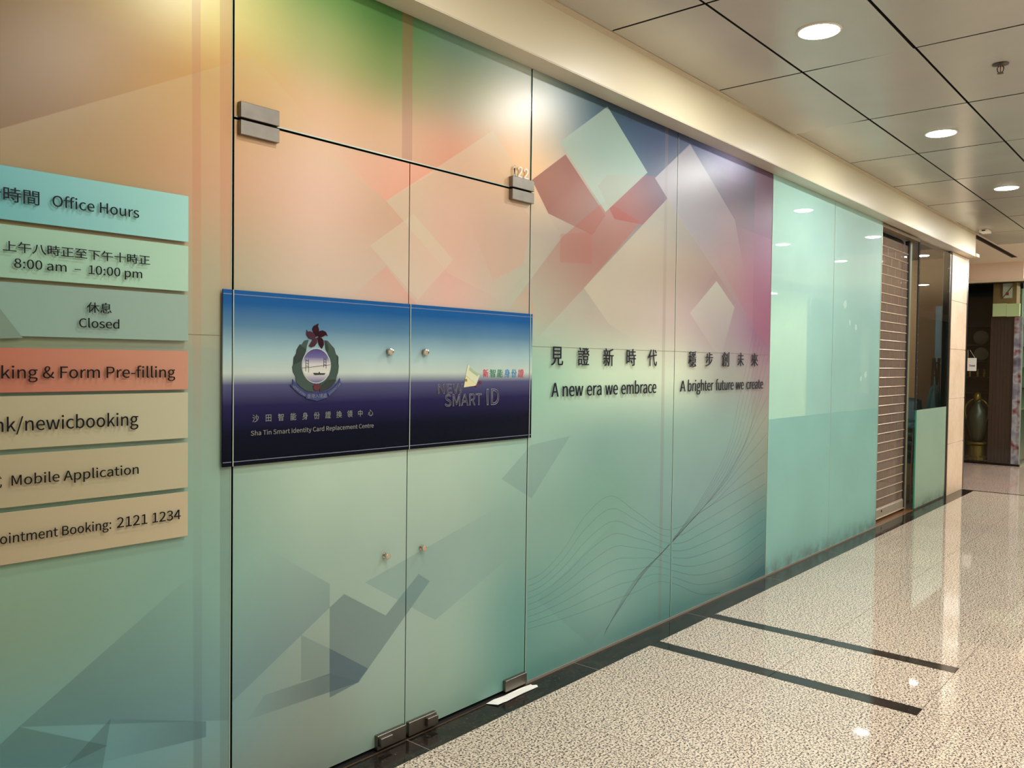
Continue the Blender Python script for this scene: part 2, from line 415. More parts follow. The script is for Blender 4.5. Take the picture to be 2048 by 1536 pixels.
# ------------------------------------------------------------------ ceiling
bm = BM(); box(bm, -3.0, 33, -4.4, 3.5, ZC+0.042, ZC+0.12)
ceiling = finish('ceiling', bm, M_black, kind='structure')
CX0, CDX = 3.6096, 1.1916
CY = [-0.1415, -0.6654, -1.2726, -1.880, -2.487, -3.095, -3.70, -4.31]
tilt = {(1, 0): (0.0, 0.020), (5, 0): (0.0, 0.012), (-1, 2): (0, 0), (0, 1): (0.006, 0)}
ceil_proto = {}
for i in range(-5, 10):
    x0 = CX0+CDX*(i-1)+CDX; x0 = CX0+CDX*i; x1 = x0+CDX
    if x0 < -2.6: continue
    for j in range(len(CY)-1):
        if (i > 7): continue
        gx, gy = 0.0085, 0.0065
        a, b, c, d = x0+gx, min(x1, 14.2)-gx, CY[j+1]+gy, CY[j]-(gy if j else 0.001)
        key = (round(b-a, 4), j == 0)
        t = tilt.get((i-0, j))
        if key in ceil_proto and not t:
            o = ceil_proto[key].copy(); COL.objects.link(o); o.parent = ceiling
            o.location = Vector(((a+b)/2, (c+d)/2, ZC+0.017+random.uniform(-.0006, .0006))) - origin(ceiling)
            o.rotation_euler = (random.uniform(-.0012, .0012), random.uniform(-.0008, .0008), 0)
            o.name = 'ceiling_panel'
        else:
            bm = BM(); box(bm, a, b, c, d, ZC, ZC+0.034, 0.0012)
            if t:   # a sagging corner next to the fascia
                for v in bm.verts:
                    if v.co.x > (a+b)/2 and v.co.y > (c+d)/2: v.co.z -= t[1]
                    if v.co.x > (a+b)/2 and v.co.y < (c+d)/2: v.co.z -= t[0]
            bmesh.ops.recalc_face_normals(bm, faces=bm.faces[:])
            for f in bm.faces:
                if abs(f.normal.z) < 0.3: f.material_index = 1      # folded sides coloured black to paint in the shade of the gaps
            o = finish('ceiling_panel', bm, [M_ceil, M_black], ceiling)
            if not t: ceil_proto[key] = o
# plain boards beyond and in the crossing, split around the slot diffuser
SLX0, SLX1, SLY0, SLY1 = 11.95, 14.75, -0.118, -0.035
bm = BM()
XT = CX0+CDX*8+0.004
box(bm, XT, 33, -4.4, CY[0]+0.0, ZC, ZC+0.018)
box(bm, 11.93, 33, CY[0]+0.001, SLY0, ZC, ZC+0.018)
box(bm, 11.93, SLX0, SLY0, SLY1, ZC, ZC+0.018); box(bm, SLX1, 33, SLY0, SLY1, ZC, ZC+0.018)
box(bm, 11.93, 33, SLY1, 3.5, ZC, ZC+0.018)
finish('plaster_board', bm, mat('ceiling_plaster', (242, 228, 208), 0.5), ceiling)
# slot diffuser
sl = empty('ceiling_vent', ((SLX0+SLX1)/2, -0.08, ZC), 'long dark linear air slot in the ceiling beyond the end of the cream fascia', 'vent')
bm = BM()
box(bm, SLX0, SLX1, SLY0, SLY0+0.006, ZC-0.004, ZC+0.028); box(bm, SLX0, SLX1, SLY1-0.006, SLY1, ZC-0.004, ZC+0.028)
box(bm, SLX0, SLX0+0.006, SLY0, SLY1, ZC-0.004, ZC+0.028); box(bm, SLX1-0.006, SLX1, SLY0, SLY1, ZC-0.004, ZC+0.028)
finish('frame', bm, mat('vent_frame', (120, 106, 92), 0.4), sl)
for k in range(3):
    bm = BM(); y = SLY0+0.018+0.022*k; box(bm, SLX0+0.007, SLX1-0.007, y, y+0.003, ZC+0.004, ZC+0.026); finish('slat', bm, mat('vent_slat', (60, 52, 46), 0.5) if k == 0 else bpy.data.materials['vent_slat'], sl)
bm = BM(); box(bm, SLX0+0.007, SLX1-0.007, SLY0+0.007, SLY1-0.007, ZC+0.0265, ZC+0.029); finish('backing', bm, M_black, sl)

# ------------------------------------------------------------------ shell: bulkhead above the shopfronts
YF = -0.1215
bm = BM(); box(bm, -2.6, 11.93, YF, 0.06, 2.992, ZC+0.02, 0.002)
trim1 = finish('trim_1', bm, M_paint, kind='structure', label='cream fascia board running above the glass shopfronts')
bm = BM(); box(bm, -2.6, 11.93, YF+0.001, -0.0005, 2.9880, 2.9918)
finish('soffit', bm, M_soffit, trim1)
bm = BM(); box(bm, 11.931, 12.10, YF-0.012, 0.09, 2.988, 3.030, 0.0015)
finish('end_ledge', bm, M_paint, trim1)
bm = BM(); box(bm, -2.6, 11.93, CY[0]+0.002, YF-0.0005, ZC-0.003, ZC+0.018); box(bm, -2.6, 11.93, YF-0.003, YF-0.0005, ZC-0.022, ZC-0.003)
finish('trim_2', bm, mat('angle_trim', (214, 200, 176), 0.35), kind='structure', label='thin cream angle trim between fascia and ceiling panels')
# backing behind the glass of the centre and teal bays
bm = BM(); box(bm, -2.6, 8.50, 0.045, 0.12, 0.0, 3.1)
finish('wall_left', bm, mat('backing_board', (26, 24, 22), 0.8), kind='structure')
bm = BM(); box(bm, -2.6, 8.55, 0.0, 0.044, 3.0, 3.1); 
finish('head_channel', bm, M_black, bpy.data.objects['wall_left'])

# ------------------------------------------------------------------ art-film glass front
ZT, ZD = 2.9875, 2.3916
gp = 0.0022
w1 = art_panel('window_1', -2.4, V[1]-gp, 0.012, ZT, kind='structure', label='fixed glass pane with orange to mint print, left of the doors')
w2 = art_panel('window_2', V[1]+0.0065, V[3]-gp-0.004, ZD+0.004, ZT, kind='structure', label='printed glass transom above the double doors')
w3 = art_panel('window_3', V[3]+gp, V[4]-gp, 0.012, ZT, kind='structure', label='printed fixed pane right of the doors with red and mint squares')
w4 = art_panel('window_4', V[4]+gp, V[5]-gp, 0.012, ZT, kind='structure', label='printed fixed pane with mauve right side beside plain teal glass')
d1 = art_panel('door_1', V[1]+0.0065, V[2]-gp*0.9, 0.018, ZD-0.004, y=-0.001, kind='structure', label='left leaf of the printed frameless glass double door')
d2 = art_panel('door_2', V[2]+gp*0.9, V[3]-gp-0.002, 0.018, ZD-0.004, y=-0.001, kind='structure', label='right leaf of the printed frameless glass double door')
# pale glass edges seen beside the joints
for par, xs in ((w2, [V[3]-0.010]), (w3, [V[3]+0.003]), (w1, [V[1]-0.0035]), (w4, [V[4]+0.003]), ):
    for x in xs:
        bm = BM(); box(bm, x, x+0.0022, -0.0012, 0.0, 0.02 if par is not w2 else ZD+0.01, ZT-0.03); finish('polished_edge', bm, M_edge_light, par)
bm = BM(); box(bm, V[1]+0.01, V[3]-0.01, -0.0025, -0.0003, ZD+0.004, ZD+0.008); finish('polished_edge', bm, M_edge_light, w2)
for a, b, par in ((-2.4, V[1], w1), (V[3], V[4], w3), (V[4], V[5], w4)):
    bm = BM(); box(bm, a+0.002, b-0.002, -0.0016, -0.0003, 1.6560, 1.6572); finish('film_seam', bm, mat('film_seam', (136, 128, 108), 0.4), par)
# steel channel at the foot of the fixed panes, threshold under the doors
bm = BM(); box(bm, -2.4, V[1]-0.004, -0.006, 0.014, 0.0, 0.012); box(bm, V[3]+0.004, V[7], -0.006, 0.014, 0.0, 0.012)
finish('trim_3', bm, mat('channel_metal', (150, 140, 126), 0.45, metal=0.4), kind='structure', label='thin steel channel at the foot of the fixed glass')
bm = BM(); box(bm, V[1], V[3], -0.020, -0.016, 0.0, 0.0025); 
tr4 = finish('trim_4', bm, mat('brass_threshold', (150, 124, 96), 0.35, metal=0.8), kind='structure', label='thin brass line along the floor under the double doors')
bm = BM(); box(bm, V[1], V[3], -0.016, 0.03, 0.0, 0.002); finish('dark_threshold', bm, M_black, tr4)

# printed wave lines
def catmull(P, n=10):
    out = []
    for i in range(len(P)-1):
        p0, p1, p2, p3 = P[max(0, i-1)], P[i], P[i+1], P[min(len(P)-1, i+2)]
        for k in range(n):
            t = k/n
            out.append(tuple(0.5*((2*p1[c])+(-p0[c]+p2[c])*t+(2*p0[c]-5*p1[c]+4*p2[c]-p3[c])*t*t+(-p0[c]+3*p1[c]-3*p2[c]+p3[c])*t**3) for c in (0, 1)))
    out.append(P[-1]); return out
def resample(P, n):
    L = [0]
    for a, b in zip(P, P[1:]): L.append(L[-1]+math.hypot(a[0]-b[0], a[1]-b[1]))
    out = []; j = 0
    for i in range(n):
        s = L[-1]*i/(n-1)
        while j < len(L)-2 and L[j+1] < s: j += 1
        t = (s-L[j])/max(1e-9, L[j+1]-L[j]); out.append((P[j][0]*(1-t)+P[j+1][0]*t, P[j][1]*(1-t)+P[j+1][1]*t))
    return out
def z3(P): return [(1000+x/2.3625, 650+y/2.3625) for x, y in P]
L0 = z3([(120,1210),(200,1170),(300,1060),(400,905),(520,808),(640,880),(760,960),(850,955),(940,890),(1080,800),(1262,690)])
L1 = z3([(120,1440),(350,1370),(560,1290),(640,1262),(740,1215),(830,1225),(940,1270),(1050,1262),(1150,1220),(1255,1130)])
B0 = z3([(490,1470),(560,1330),(640,1200),(755,1085),(810,1022),(900,900),(1000,740),(1080,570),(1130,350),(1180,120),(1197,20)])
B1 = z3([(500,1440),(600,1285),(680,1165),(762,1080),(815,1022),(925,900),(1050,760),(1110,650),(1180,500),(1268,150)])
B2 = z3([(500,1440),(600,1285),(690,1160),(764,1080),(816,1024),(930,900),(1010,840),(1120,730),(1262,600)])
def lerp(A, B, t): return [(a[0]*(1-t)+b[0]*t, a[1]*(1-t)+b[1]*t) for a, b in zip(A, B)]
N = 120
curves = []
r0, r1 = resample(catmull(L0), N), resample(catmull(L1), N)
for k in range(9): curves.append(lerp(r0, r1, k/8))
r0, r1, r2 = resample(catmull(B0), N), resample(catmull(B1), N), resample(catmull(B2), N)
for k in range(5): curves.append(lerp(r0, r1, k/5))
for k in range(6): curves.append(lerp(r1, r2, k/5))
M_line = mat('line_print', (96, 92, 104), 0.4); M_line.node_tree.nodes['Principled BSDF'].inputs['Alpha'].default_value = 0.5
for par, a, b in ((w3, V[3]+0.01, V[4]-0.006), (w4, V[4]+0.006, V[5]-0.006)):
    bm = BM()
    for c in curves:
        pts = [W(u, v, -0.0006) for u, v in c]
        for (x0, z0), (x1, z1) in zip(pts, pts[1:]):
            if x0 < a or x1 < a or x0 > b or x1 > b or z0 < 0.03 or z1 < 0.03: continue
            L = math.hypot(x1-x0, z1-z0)
            if L < 1e-5: continue
            hw = 0.0007 if par is w3 else 0.0011
            nx, nz = -(z1-z0)/L*hw, (x1-x0)/L*hw
            ex, ez = (x1-x0)/L*0.0004, (z1-z0)/L*0.0004
            bm.faces.new([bm.verts.new(p) for p in ((x0+nx, -0.0007, z0+nz), (x0-nx, -0.0007, z0-nz), (x1-nx, -0.0007, z1-nz), (x1+nx, -0.0007, z1+nz))])
    finish('printed_wave_lines', bm, M_line, par, kind='stuff')

# door furniture
def patch(par, x0, x1, z0, z1, y0=-0.020, name='patch_fitting'):
    bm = BM(); box(bm, x0, x1, y0, 0.0, z0, z1, 0.0015)
    return finish(name, bm, M_steel, par, label='brushed steel patch fitting')
patch(w2, 1.572, 1.725, ZD+0.004, 2.449); patch(d1, 1.572, 1.725, 2.338, ZD-0.004)
patch(w2, 2.985, 3.143, ZD+0.004, 2.446, y0=-0.026); patch(d2, 2.985, 3.143, 2.338, ZD-0.004, y0=-0.026)
for par, a, b in ((d1, 2.197, 2.352), (d2, 2.368, 2.528)):
    o = patch(par, a, b, 0.010, 0.068)
    k = BM(); c = a+0.006 if par is d1 else b-0.066
    box(k, c, c+0.062, -0.036, -0.0205, 0.024, 0.060, 0.0015); lk = finish('lock_case', k, M_steel, o)
patch(d2, 2.985, 3.143, 0.014, 0.068)
def knob(par, u, v):
    x, z = W(u, v, -0.02)
    bm = BM(); lathe(bm, (x, 0, z), [(0.011, -0.001), (0.011, -0.004), (0.006, -0.006), (0.006, -0.016), (0.0125, -0.018), (0.0135, -0.022), (0.0125, -0.026), (0.008, -0.0275)], 20, 'y')
    fixn(bm)
    finish('bolt_cap', bm, M_chrome, par, smooth=False, label='small round steel bolt cap')
for par, u, v in ((d1, 781, 703), (d2, 852, 704), (d1, 775, 1112), (d2, 848, 1096)): knob(par, u, v)

# ------------------------------------------------------------------ lettering
import os
def bundled(n):     # the typefaces that come with Blender itself
    try:
        return bpy.data.fonts.load(os.path.join(bpy.utils.resource_path('LOCAL'), 'datafiles', 'fonts', n))
    except Exception:
        return None
FONTS = [bundled('Inter.woff2'), bundled('Noto Sans CJK Regular.woff2')]
_refh = {}
def text_bm(s, space=1.0, offset=0.0, outline=0.0, font=0):
    c = bpy.data.curves.new('tmp_text', 'FONT'); c.body = s; c.font = FONTS[font] if FONTS[font] else c.font; c.size = 1.0; c.space_character = space; c.offset = offset
    c.resolution_u = 4
    if outline > 0: c.fill_mode = 'NONE'; c.bevel_depth = outline; c.bevel_resolution = 0
    o = bpy.data.objects.new('tmp_text', c); COL.objects.link(o)
    bpy.context.view_layer.update()
    dg = bpy.context.evaluated_depsgraph_get()
    me = bpy.data.meshes.new_from_object(o.evaluated_get(dg))
    bpy.data.objects.remove(o); bpy.data.curves.remove(c)
    bm = BM(); bm.from_mesh(me); bpy.data.meshes.remove(me)
    xs = [v.co.x for v in bm.verts]; ys = [v.co.y for v in bm.verts]
    return bm, min(xs), max(xs), min(ys), max(ys)
def ref(ch, font=0):
    if (ch, font) not in _refh:
        b, x0, x1, y0, y1 = text_bm(ch, font=font); b.free(); _refh[(ch, font)] = y1-y0
    return _refh[(ch, font)]
def place_text(name, s, x0, x1, zb, zt, y, th, m, par, cjk=False, pre='', space=1.0, offset=0.0, outline=0.0, slant=0.0, refch='H', font=0, **kw):
    """ink of s spans x0..x1; baseline zb, capital top zt (ink box for Chinese); front face at y, thickness th"""
    font = 1 if cjk else font
    bm, a, b, c, d = text_bm(s, space, offset, outline, font)
    sx = (x1-x0)/(b-a)
    if pre:
        bm.free(); bm, a2, b2, c, d = text_bm(pre+s, space, offset, outline, font); shift = x1-b2*sx
    else: shift = x0-a*sx
    if cjk: sz = (zt-zb)/(d-c); base = zb-c*sz
    else: sz = (zt-zb)/ref(refch, font); base = zb
    for v in bm.verts:
        X, Z = v.co.x*sx+shift, v.co.y*sz+base
        v.co = Vector((X+slant*(Z-zb), y - v.co.z*sx, Z))
    if th > 0 and not outline:
        r = bmesh.ops.extrude_face_region(bm, geom=bm.faces[:])
        for v in r['geom']:
            if isinstance(v, bmesh.types.BMVert): v.co.y += th
    fixn(bm)
    return finish(name, bm, m, par, **kw)
def px_text(name, s, p0, p1, top, y, th, m, par, **kw):
    (x0, z0), (x1, z1) = W(*p0, y), W(*p1, y); (xt, zt) = W(*top, y)
    return place_text(name, s, x0, x1, (z0+z1)/2, zt, y, th, m, par, **kw)

# ------------------------------------------------------------------ office hours plates (left of the doors)
def plate_mat(name, ca, cb, x0=0.2, x1=1.39, rough=0.3):
    m = mat(name, ca, rough); t = NT(m); sx = t.n('ShaderNodeSeparateXYZ'); t.l(t.pos(), sx.inputs[0])
    f = t.math('DIVIDE', t.math('SUBTRACT', sx.outputs[0], x0), x1-x0, clamp=True)
    t.l(t.mix(f, lin(ca), lin(cb)), t.b.inputs['Base Color']); return m
YP = -0.016
def zs(u, vt, vb): return W(u, vt, YP)[1], W(u, vb, YP)[1]
plates = [
 ('teal sign plate lettered Office Hours, topmost of the stack on the left pane', 392, 484, (92,164,166), (150,200,190), (0.85, 1.39)),
 ('pale mint sign plate giving opening hours 8:00 am to 10:00 pm', 492, 583, (136,174,150), (160,196,170), (0.85, 1.39)),
 ('grey green sign plate reading Closed, third from the top on the left pane', 590, 682, (120,150,136), (138,162,148), (0.85, 1.39)),
 ('salmon sign plate reading Form Pre-filling on the left pane', 702, 779, (168,98,74), (186,130,104), (0.85, 1.39)),
 ('beige sign plate with newicbooking web address under the salmon plate', 785, 876, (162,152,120), (176,172,142), (0.85, 1.39)),
 ('beige sign plate reading Mobile Application, second from bottom of the stack', 885, 975, (162,148,116), (174,166,134), (0.85, 1.39)),
 ('beige sign plate reading Booking 2121 1234, lowest of the stack', 983, 1072, (166,150,118), (180,166,134), (0.85, 1.39)),
]
PL = []
for i, (lab, vt, vb, ca, cb, (xa, xb)) in enumerate(plates):
    zt, zb = zs(374, vt, vb)
    r = empty('sign_plate', (0.8, 0, zb), lab, 'sign', 'office hours sign plates')
    bm = BM(); box(bm, 0.20, 1.388, YP, YP+0.005, zb, zt, 0.0008)
    finish('panel', bm, plate_mat('plate_%d' % i, ca, cb, xa, xb), r)
    for x in (0.30, 1.36):
        bm = BM(); box(bm, x-0.004, x+0.004, YP+0.005, 0.0, (zt+zb)/2-0.02, (zt+zb)/2+0.02); finish('spacer', bm, M_edge, r)
    if i == 2:
        bm = BM(); a = [W(0, 617, YP-0.0006), W(0, 677, YP-0.0006), W(46, 676, YP-0.0006)]
        bm.faces.new([bm.verts.new((x, YP-0.0006, z)) for x, z in (a[0], a[1], a[2])]); finish('printed_wedge', bm, mat('wedge_print', (104, 128, 112), 0.3), r)
    PL.append(r)
YL = YP-0.0095; TL = 0.002
px_text('lettering', '時間', (7,404), (79,409.5), (7,371.7), YL, TL, M_ink, PL[0], cjk=True, pre='辦公')
px_text('lettering', 'Office Hours', (105.3,413.5), (278.4,434.6), (108,390.8), YL, TL, M_ink, PL[0], font=1)
px_text('lettering', '上午八時正至下午十時正', (6,503.8), (300.3,528.4), (6,480), YL, TL, M_ink, PL[1], cjk=True)
px_text('lettering', '8:00 am  –  10:00 pm', (28.7,536.6), (284.5,555), (30,516), YL, TL, M_ink, PL[1], font=1, refch='8')
px_text('lettering', '休息', (174.5,626), (223.5,626.5), (174.5,603.6), YL, TL, M_ink, PL[2], cjk=True)
px_text('lettering', 'Closed', (158.6,655.6), (238.8,656.2), (160,636.6), YL, TL, M_ink, PL[2], font=1)
px_text('lettering', 'king & Form Pre-filling', (3,757.5), (350.6,754.4), (128,733), YL, TL, M_ink, PL[3], font=1, pre='Boo')
px_text('lettering', 'k/newicbooking', (14,863.8), (276.9,849.8), (152,830.5), YL, TL, M_ink, PL[4], font=1, pre='h')
px_text('lettering', 'Mobile Application', (23.4,972), (277.5,947), (26,951), YL, TL, M_ink, PL[5], font=1, pre='式  ')
px_text('lettering', 'ointment Booking:', (0.3,1088.8), (222.5,1057.5), (118.8,1053.4), YL, TL, M_ink, PL[6], font=1, pre='App')
px_text('lettering', '2121 1234', (234.4,1056), (361.6,1037.8), (247,1033.5), YL, TL, M_ink, PL[6], font=1, refch='8')

# ------------------------------------------------------------------ blue identity sign, cut at the glass joints
YB = -0.014
def blue_mat():
    m = mat('blue_sign_print', (40, 70, 120), 0.15, spec=0.10); t = NT(m); sp = t.n('ShaderNodeSeparateXYZ'); t.l(t.pos(), sp.inputs[0])
    f = t.math('DIVIDE', t.math('SUBTRACT', sp.outputs[2], 1.213), 0.598, clamp=True)
    c = t.ramp(f, [(0.0, lin((2, 5, 20))), (0.18, lin((6, 8, 30))), (0.34, lin((34, 30, 70))), (0.46, lin((78, 78, 112))), (0.53, lin((176, 188, 178))), (0.64, lin((150, 176, 176))), (0.80, lin((82, 120, 146))), (0.93, lin((24, 82, 138))), (1.0, lin((22, 80, 138)))])
    n = t.noise(t.pos(), 5, 2); hs = t.n('ShaderNodeHueSaturation'); t.l(c, hs.inputs['Color']); t.l(t.math('MULTIPLY_ADD', n, 0.2, 0.9), hs.inputs['Value'])
    t.l(hs.outputs[0], t.b.inputs['Base Color']); return m
M_blue = blue_mat(); M_rule = mat('pale_rule_print', (120, 128, 150), 0.3); M_navy = mat('navy_edge', (16, 22, 50), 0.3)
bz0, bz1 = 1.2125, 1.8115
def blue(x0, x1, lab):
    r = empty('identity_sign', ((x0+x1)/2, 0, bz0), lab, 'sign', 'pieces of the blue identity sign')
    bm = BM(); box(bm, x0, x1, YB, YB+0.006, bz0, bz1, 0.0006); finish('panel', bm, [M_blue], r)
    for z in (bz0+0.014, bz1-0.016):
        bm = BM(); box(bm, x0+0.001, x1-0.001, YB-0.0006, YB-0.0001, z, z+0.0022); finish('rule_line', bm, M_rule, r)
    bm = BM(); box(bm, x0+0.004, x1-0.004, YB+0.006, -0.0012, bz0+0.05, bz0+0.07); finish('mounting_strip', bm, M_navy, r); bm = BM(); box(bm, x0+0.004, x1-0.004, YB+0.006, -0.0012, bz1-0.07, bz1-0.05); finish('mounting_strip', bm, M_navy, r)
    return r
xl = W(446, 577, YB)[0]; xr = W(1065.5, 629, YB)[0]
J1, J2, J3 = V[1]-0.006, V[2]-0.004, V[3]-0.010
b1 = blue(xl, J1-0.0015, 'narrow blue sign strip on the left pane beside the door joint')
b2 = blue(J1+0.0015, J2-0.0015, 'blue identity sign with wreath crest on the left door leaf')
b3 = blue(J2+0.0015, J3-0.0015, 'blue sign with small card logo and coloured Chinese characters on the right door leaf')
b4 = blue(J3+0.0015, xr, 'narrow blue sign strip right of the right door leaf')
for r, xs in ((b2, (J1+0.0018, )), (b3, (J2+0.0018, )), (b4, (J3+0.0018, ))):
    for x in xs:
        bm = BM(); box(bm, x, x+0.0028, YB-0.0016, YB-0.0002, bz0, bz1); finish('light_edge', bm, M_edge_light, r)
# bolt caps come through the blue sheets
for par, (u, v) in ((b2, (781, 703)), (b3, (852, 704))):
    x, z = W(u, v, -0.03); bm = BM()
    lathe(bm, (x, 0, z), [(0.0115, YB-0.0005), (0.0115, YB-0.003), (0.006, YB-0.004), (0.006, YB-0.010), (0.0125, YB-0.0115), (0.0138, YB-0.016), (0.0125, YB-0.020), (0.008, YB-0.0215)], 20, 'y'); fixn(bm)
    finish('bolt_cap', bm, M_chrome, par, label='small round steel bolt cap')
YT = YB-0.0016
M_gold = mat('pale_gold_letter', (128, 128, 122), 0.35)
px_text('lettering', '沙田智能身份證換領中心', (505,844.9), (746.2,832), (505,829.5), YT, 0.0012, M_gold, b2, cjk=True, space=1.62)
px_text('lettering', 'Sha Tin Smart Identity Card Replacement Centre', (502,871.2), (747.4,855), (503,862), YT, 0.0012, M_gold, b2, font=1)
# coloured characters
for ch, xa, xb, col in (('新',1035,1140,(196,58,84)), ('智',1170,1280,(28,124,88)), ('能',1315,1420,(28,124,88)), ('身',1455,1560,(24,124,178)), ('份',1592,1690,(24,124,178)), ('證',1722,1830,(196,52,88))):
    k = 9.752; nm = 'char_%s' % col[0]
    m = bpy.data.materials.get(nm) or mat(nm, col, 0.35)
    px_text('character', ch, (860+xa/k, 710+435/k), (860+xb/k, 710+433/k), (860+xa/k, 710+276/k), YT, 0.001, m, b3, cjk=True)
k = 9.752; z8 = lambda x, y: (860+x/k, 710+y/k)
px_text('lettering', 'NEW', z8(150,755), z8(640,740), z8(160,572), YT, 0, M_grey_print, b3, outline=0.007, font=1)
px_text('lettering', 'SMART', z8(285,1000), z8(1010,972), z8(300,775), YT, 0, M_grey_print, b3, outline=0.007, font=1)
px_text('lettering', 'ID', z8(1100,970), z8(1345,965), z8(1110,668), YT, 0, M_grey_print, b3, outline=0.007, font=1)
def pp(par, name, P, y, th, m, f=z8, **kw):
    bm = BM(); plate(bm, [W(*f(a, b), y) for a, b in P], y, y+th); fixn(bm); return finish(name, bm, m, par, **kw)
M_card = mat('card_print', (196, 200, 168), 0.35); M_card2 = mat('card_inner', (204, 196, 150), 0.35); M_cgreen = mat('card_green', (150, 172, 138), 0.35); M_red = mat('dark_red_print', (96, 20, 36), 0.4)
pp(b3, 'card', [(740,180),(700,400),(905,570),(970,400),(860,330)], YT-0.0004, 0.0014, M_card)
pp(b3, 'card', [(700,405),(662,632),(880,600),(908,575)], YT-0.0004, 0.0014, M_card2)
pp(b3, 'card_pattern', [(780,230),(760,290),(930,420),(950,370),(850,300)], YT-0.0008, 0.0004, M_cgreen)
pp(b3, 'card_portrait', [(690,470),(720,465),(730,510),(700,520),(680,500)], YT-0.0008, 0.0004, mat('card_brown', (124, 112, 56), 0.4))
for cx, cy, r in ((985, 535, 30), (905, 605, 22)):
    pp(b3, 'red_dot', [(cx+r*math.cos(a*math.pi/6), cy+r*math.sin(a*math.pi/6)) for a in range(12)], YT-0.0004, 0.0012, M_red)
def q3(a, b, y=YT):
    x, z = W(*z8(a, b), y); return (x, y, z)
tb = BM(); tube(tb, [q3(*q) for q in ((880,600),(915,600),(945,575),(975,540))], 0.0012, 6); finish('red_line', tb, M_red, b3)
# crest on the left leaf
z7 = lambda x, y: (560+x/8.083, 630+y/8.083)
em = BM(); M_green = mat('wreath_green', (44, 66, 58), 0.3); M_green2 = mat('wreath_dark', (18, 40, 36), 0.3)
Lw = [(465,400),(400,412),(352,480),(325,472),(272,560),(262,622),(222,690),(215,800),(200,840),(212,920),(250,990),(262,1090),(330,1160),(420,1225),(545,1240),(520,1112),(430,1040),(380,970),(350,860),(360,730),(400,640),(425,570),(435,500)]
Rw = [(722,410),(770,415),(835,490),(880,540),(908,638),(940,670),(945,780),(952,830),(940,930),(915,1000),(905,1070),(800,1180),(645,1240),(650,1112),(745,1040),(800,970),(822,860),(815,740),(775,625),(745,560)]
em.free()
wl = pp(b2, 'wreath', Lw, YT-0.0005, 0.002, M_green, z7); wr = pp(b2, 'wreath', Rw, YT-0.0005, 0.002, M_green, z7)
for par, Q in ((wl, [[(322,480),(425,560),(400,640),(352,740),(215,810),(225,700),(265,620),(275,560)]]), (wr, [[(722,412),(760,420),(790,560),(770,600),(742,560)], [(920,640),(945,680),(944,780),(925,800)], [(905,1040),(880,1100),(800,1180),(650,1235),(650,1150),(760,1050)]])):
    for q in Q: pp(par, 'leaf', q, YT-0.0010, 0.0005, M_green2, z7)
M_petal = mat('petal_maroon', (44, 12, 24), 0.4, spec=0.1); M_petal2 = mat('petal_mauve', (66, 36, 48), 0.4, spec=0.1)
pet = [([(600,350),(540,270),(525,225),(548,178),(628,138),(615,180),(632,235),(628,300)], 0), ([(772,338),(742,272),(690,248),(638,262),(610,330),(640,368),(700,348),(745,322)], 0), ([(680,546),(712,480),(706,410),(672,368),(610,362),(618,430),(638,492)], 0), ([(468,500),(510,522),(560,505),(602,450),(602,368),(545,380),(512,430)], 1), ([(434,238),(428,320),(470,378),(530,396),(594,350),(540,285),(490,262),(452,270)], 1)]
for P, q in pet: pp(b2, 'flower_petal', P, YT-0.0012, 0.003, (M_petal, M_petal2)[q], z7)
def ell(cx, cy, rx, ry, n=32): return [(cx+rx*math.cos(2*math.pi*i/n), cy+ry*math.sin(2*math.pi*i/n)) for i in range(n)]
pp(b2, 'medallion_rim', ell(587,820,236,288), YT-0.0012, 0.003, mat('rim_white', (170, 176, 172), 0.3), z7)
def med_mat():
    m = mat('medallion_print', (120, 120, 140), 0.25); t = NT(m); sp = t.n('ShaderNodeSeparateXYZ'); t.l(t.pos(), sp.inputs[0])
    za = W(*z7(587, 1095), YT)[1]; zb = W(*z7(587, 545), YT)[1]
    f = t.math('DIVIDE', t.math('SUBTRACT', sp.outputs[2], za), zb-za, clamp=True)
    t.l(t.ramp(f, [(0.0, lin((78, 72, 122))), (0.14, lin((150, 146, 160))), (0.3, lin((196, 196, 182))), (0.55, lin((184, 182, 180))), (0.75, lin((92, 84, 136))), (1.0, lin((52, 46, 104)))]), t.b.inputs['Base Color']); return m
md = pp(b2, 'medallion', ell(587,820,222,272), YT-0.0018, 0.002, med_mat(), z7)
bm = BM()
def seg(bm, a, b, wd, y):
    (x0, z0), (x1, z1) = W(*z7(*a), y), W(*z7(*b), y); L = math.hypot(x1-x0, z1-z0); nx, nz = -(z1-z0)/L*wd, (x1-x0)/L*wd
    plate(bm, [(x0+nx, z0+nz), (x0-nx, z0-nz), (x1-nx, z1-nz), (x1+nx, z1+nz)], y, y+0.0006)
ys = YT-0.0026
for xa, xb, yt, yb in ((420, 462, 712, 930), (712, 745, 690, 865)):
    seg(bm, (xa, yt), (xa-4, yb-20), 0.0007, ys); seg(bm, (xb, yt), (xb+2, yb), 0.0007, ys)
    for i in range(3): seg(bm, (xa, yt+20+i*45), (xb, yt+30+i*45), 0.0006, ys)
seg(bm, (365, 855), (490, 845), 0.0006, ys); seg(bm, (490, 845), (600, 830), 0.0006, ys); seg(bm, (600, 830), (810, 805), 0.0006, ys)
fixn(bm); finish('bridge_print', bm, M_ink, md)
pp(md, 'ship_print', [(535,935),(560,970),(720,965),(735,940),(650,940),(640,915),(620,938)], ys, 0.0006, M_green2, z7)
pp(b2, 'red_disc', ell(595,1168,58,52,16), YT-0.0018, 0.003, mat('disc_red', (84, 22, 30), 0.35), z7)
M_rib = mat('ribbon_blue', (34, 52, 104), 0.3)
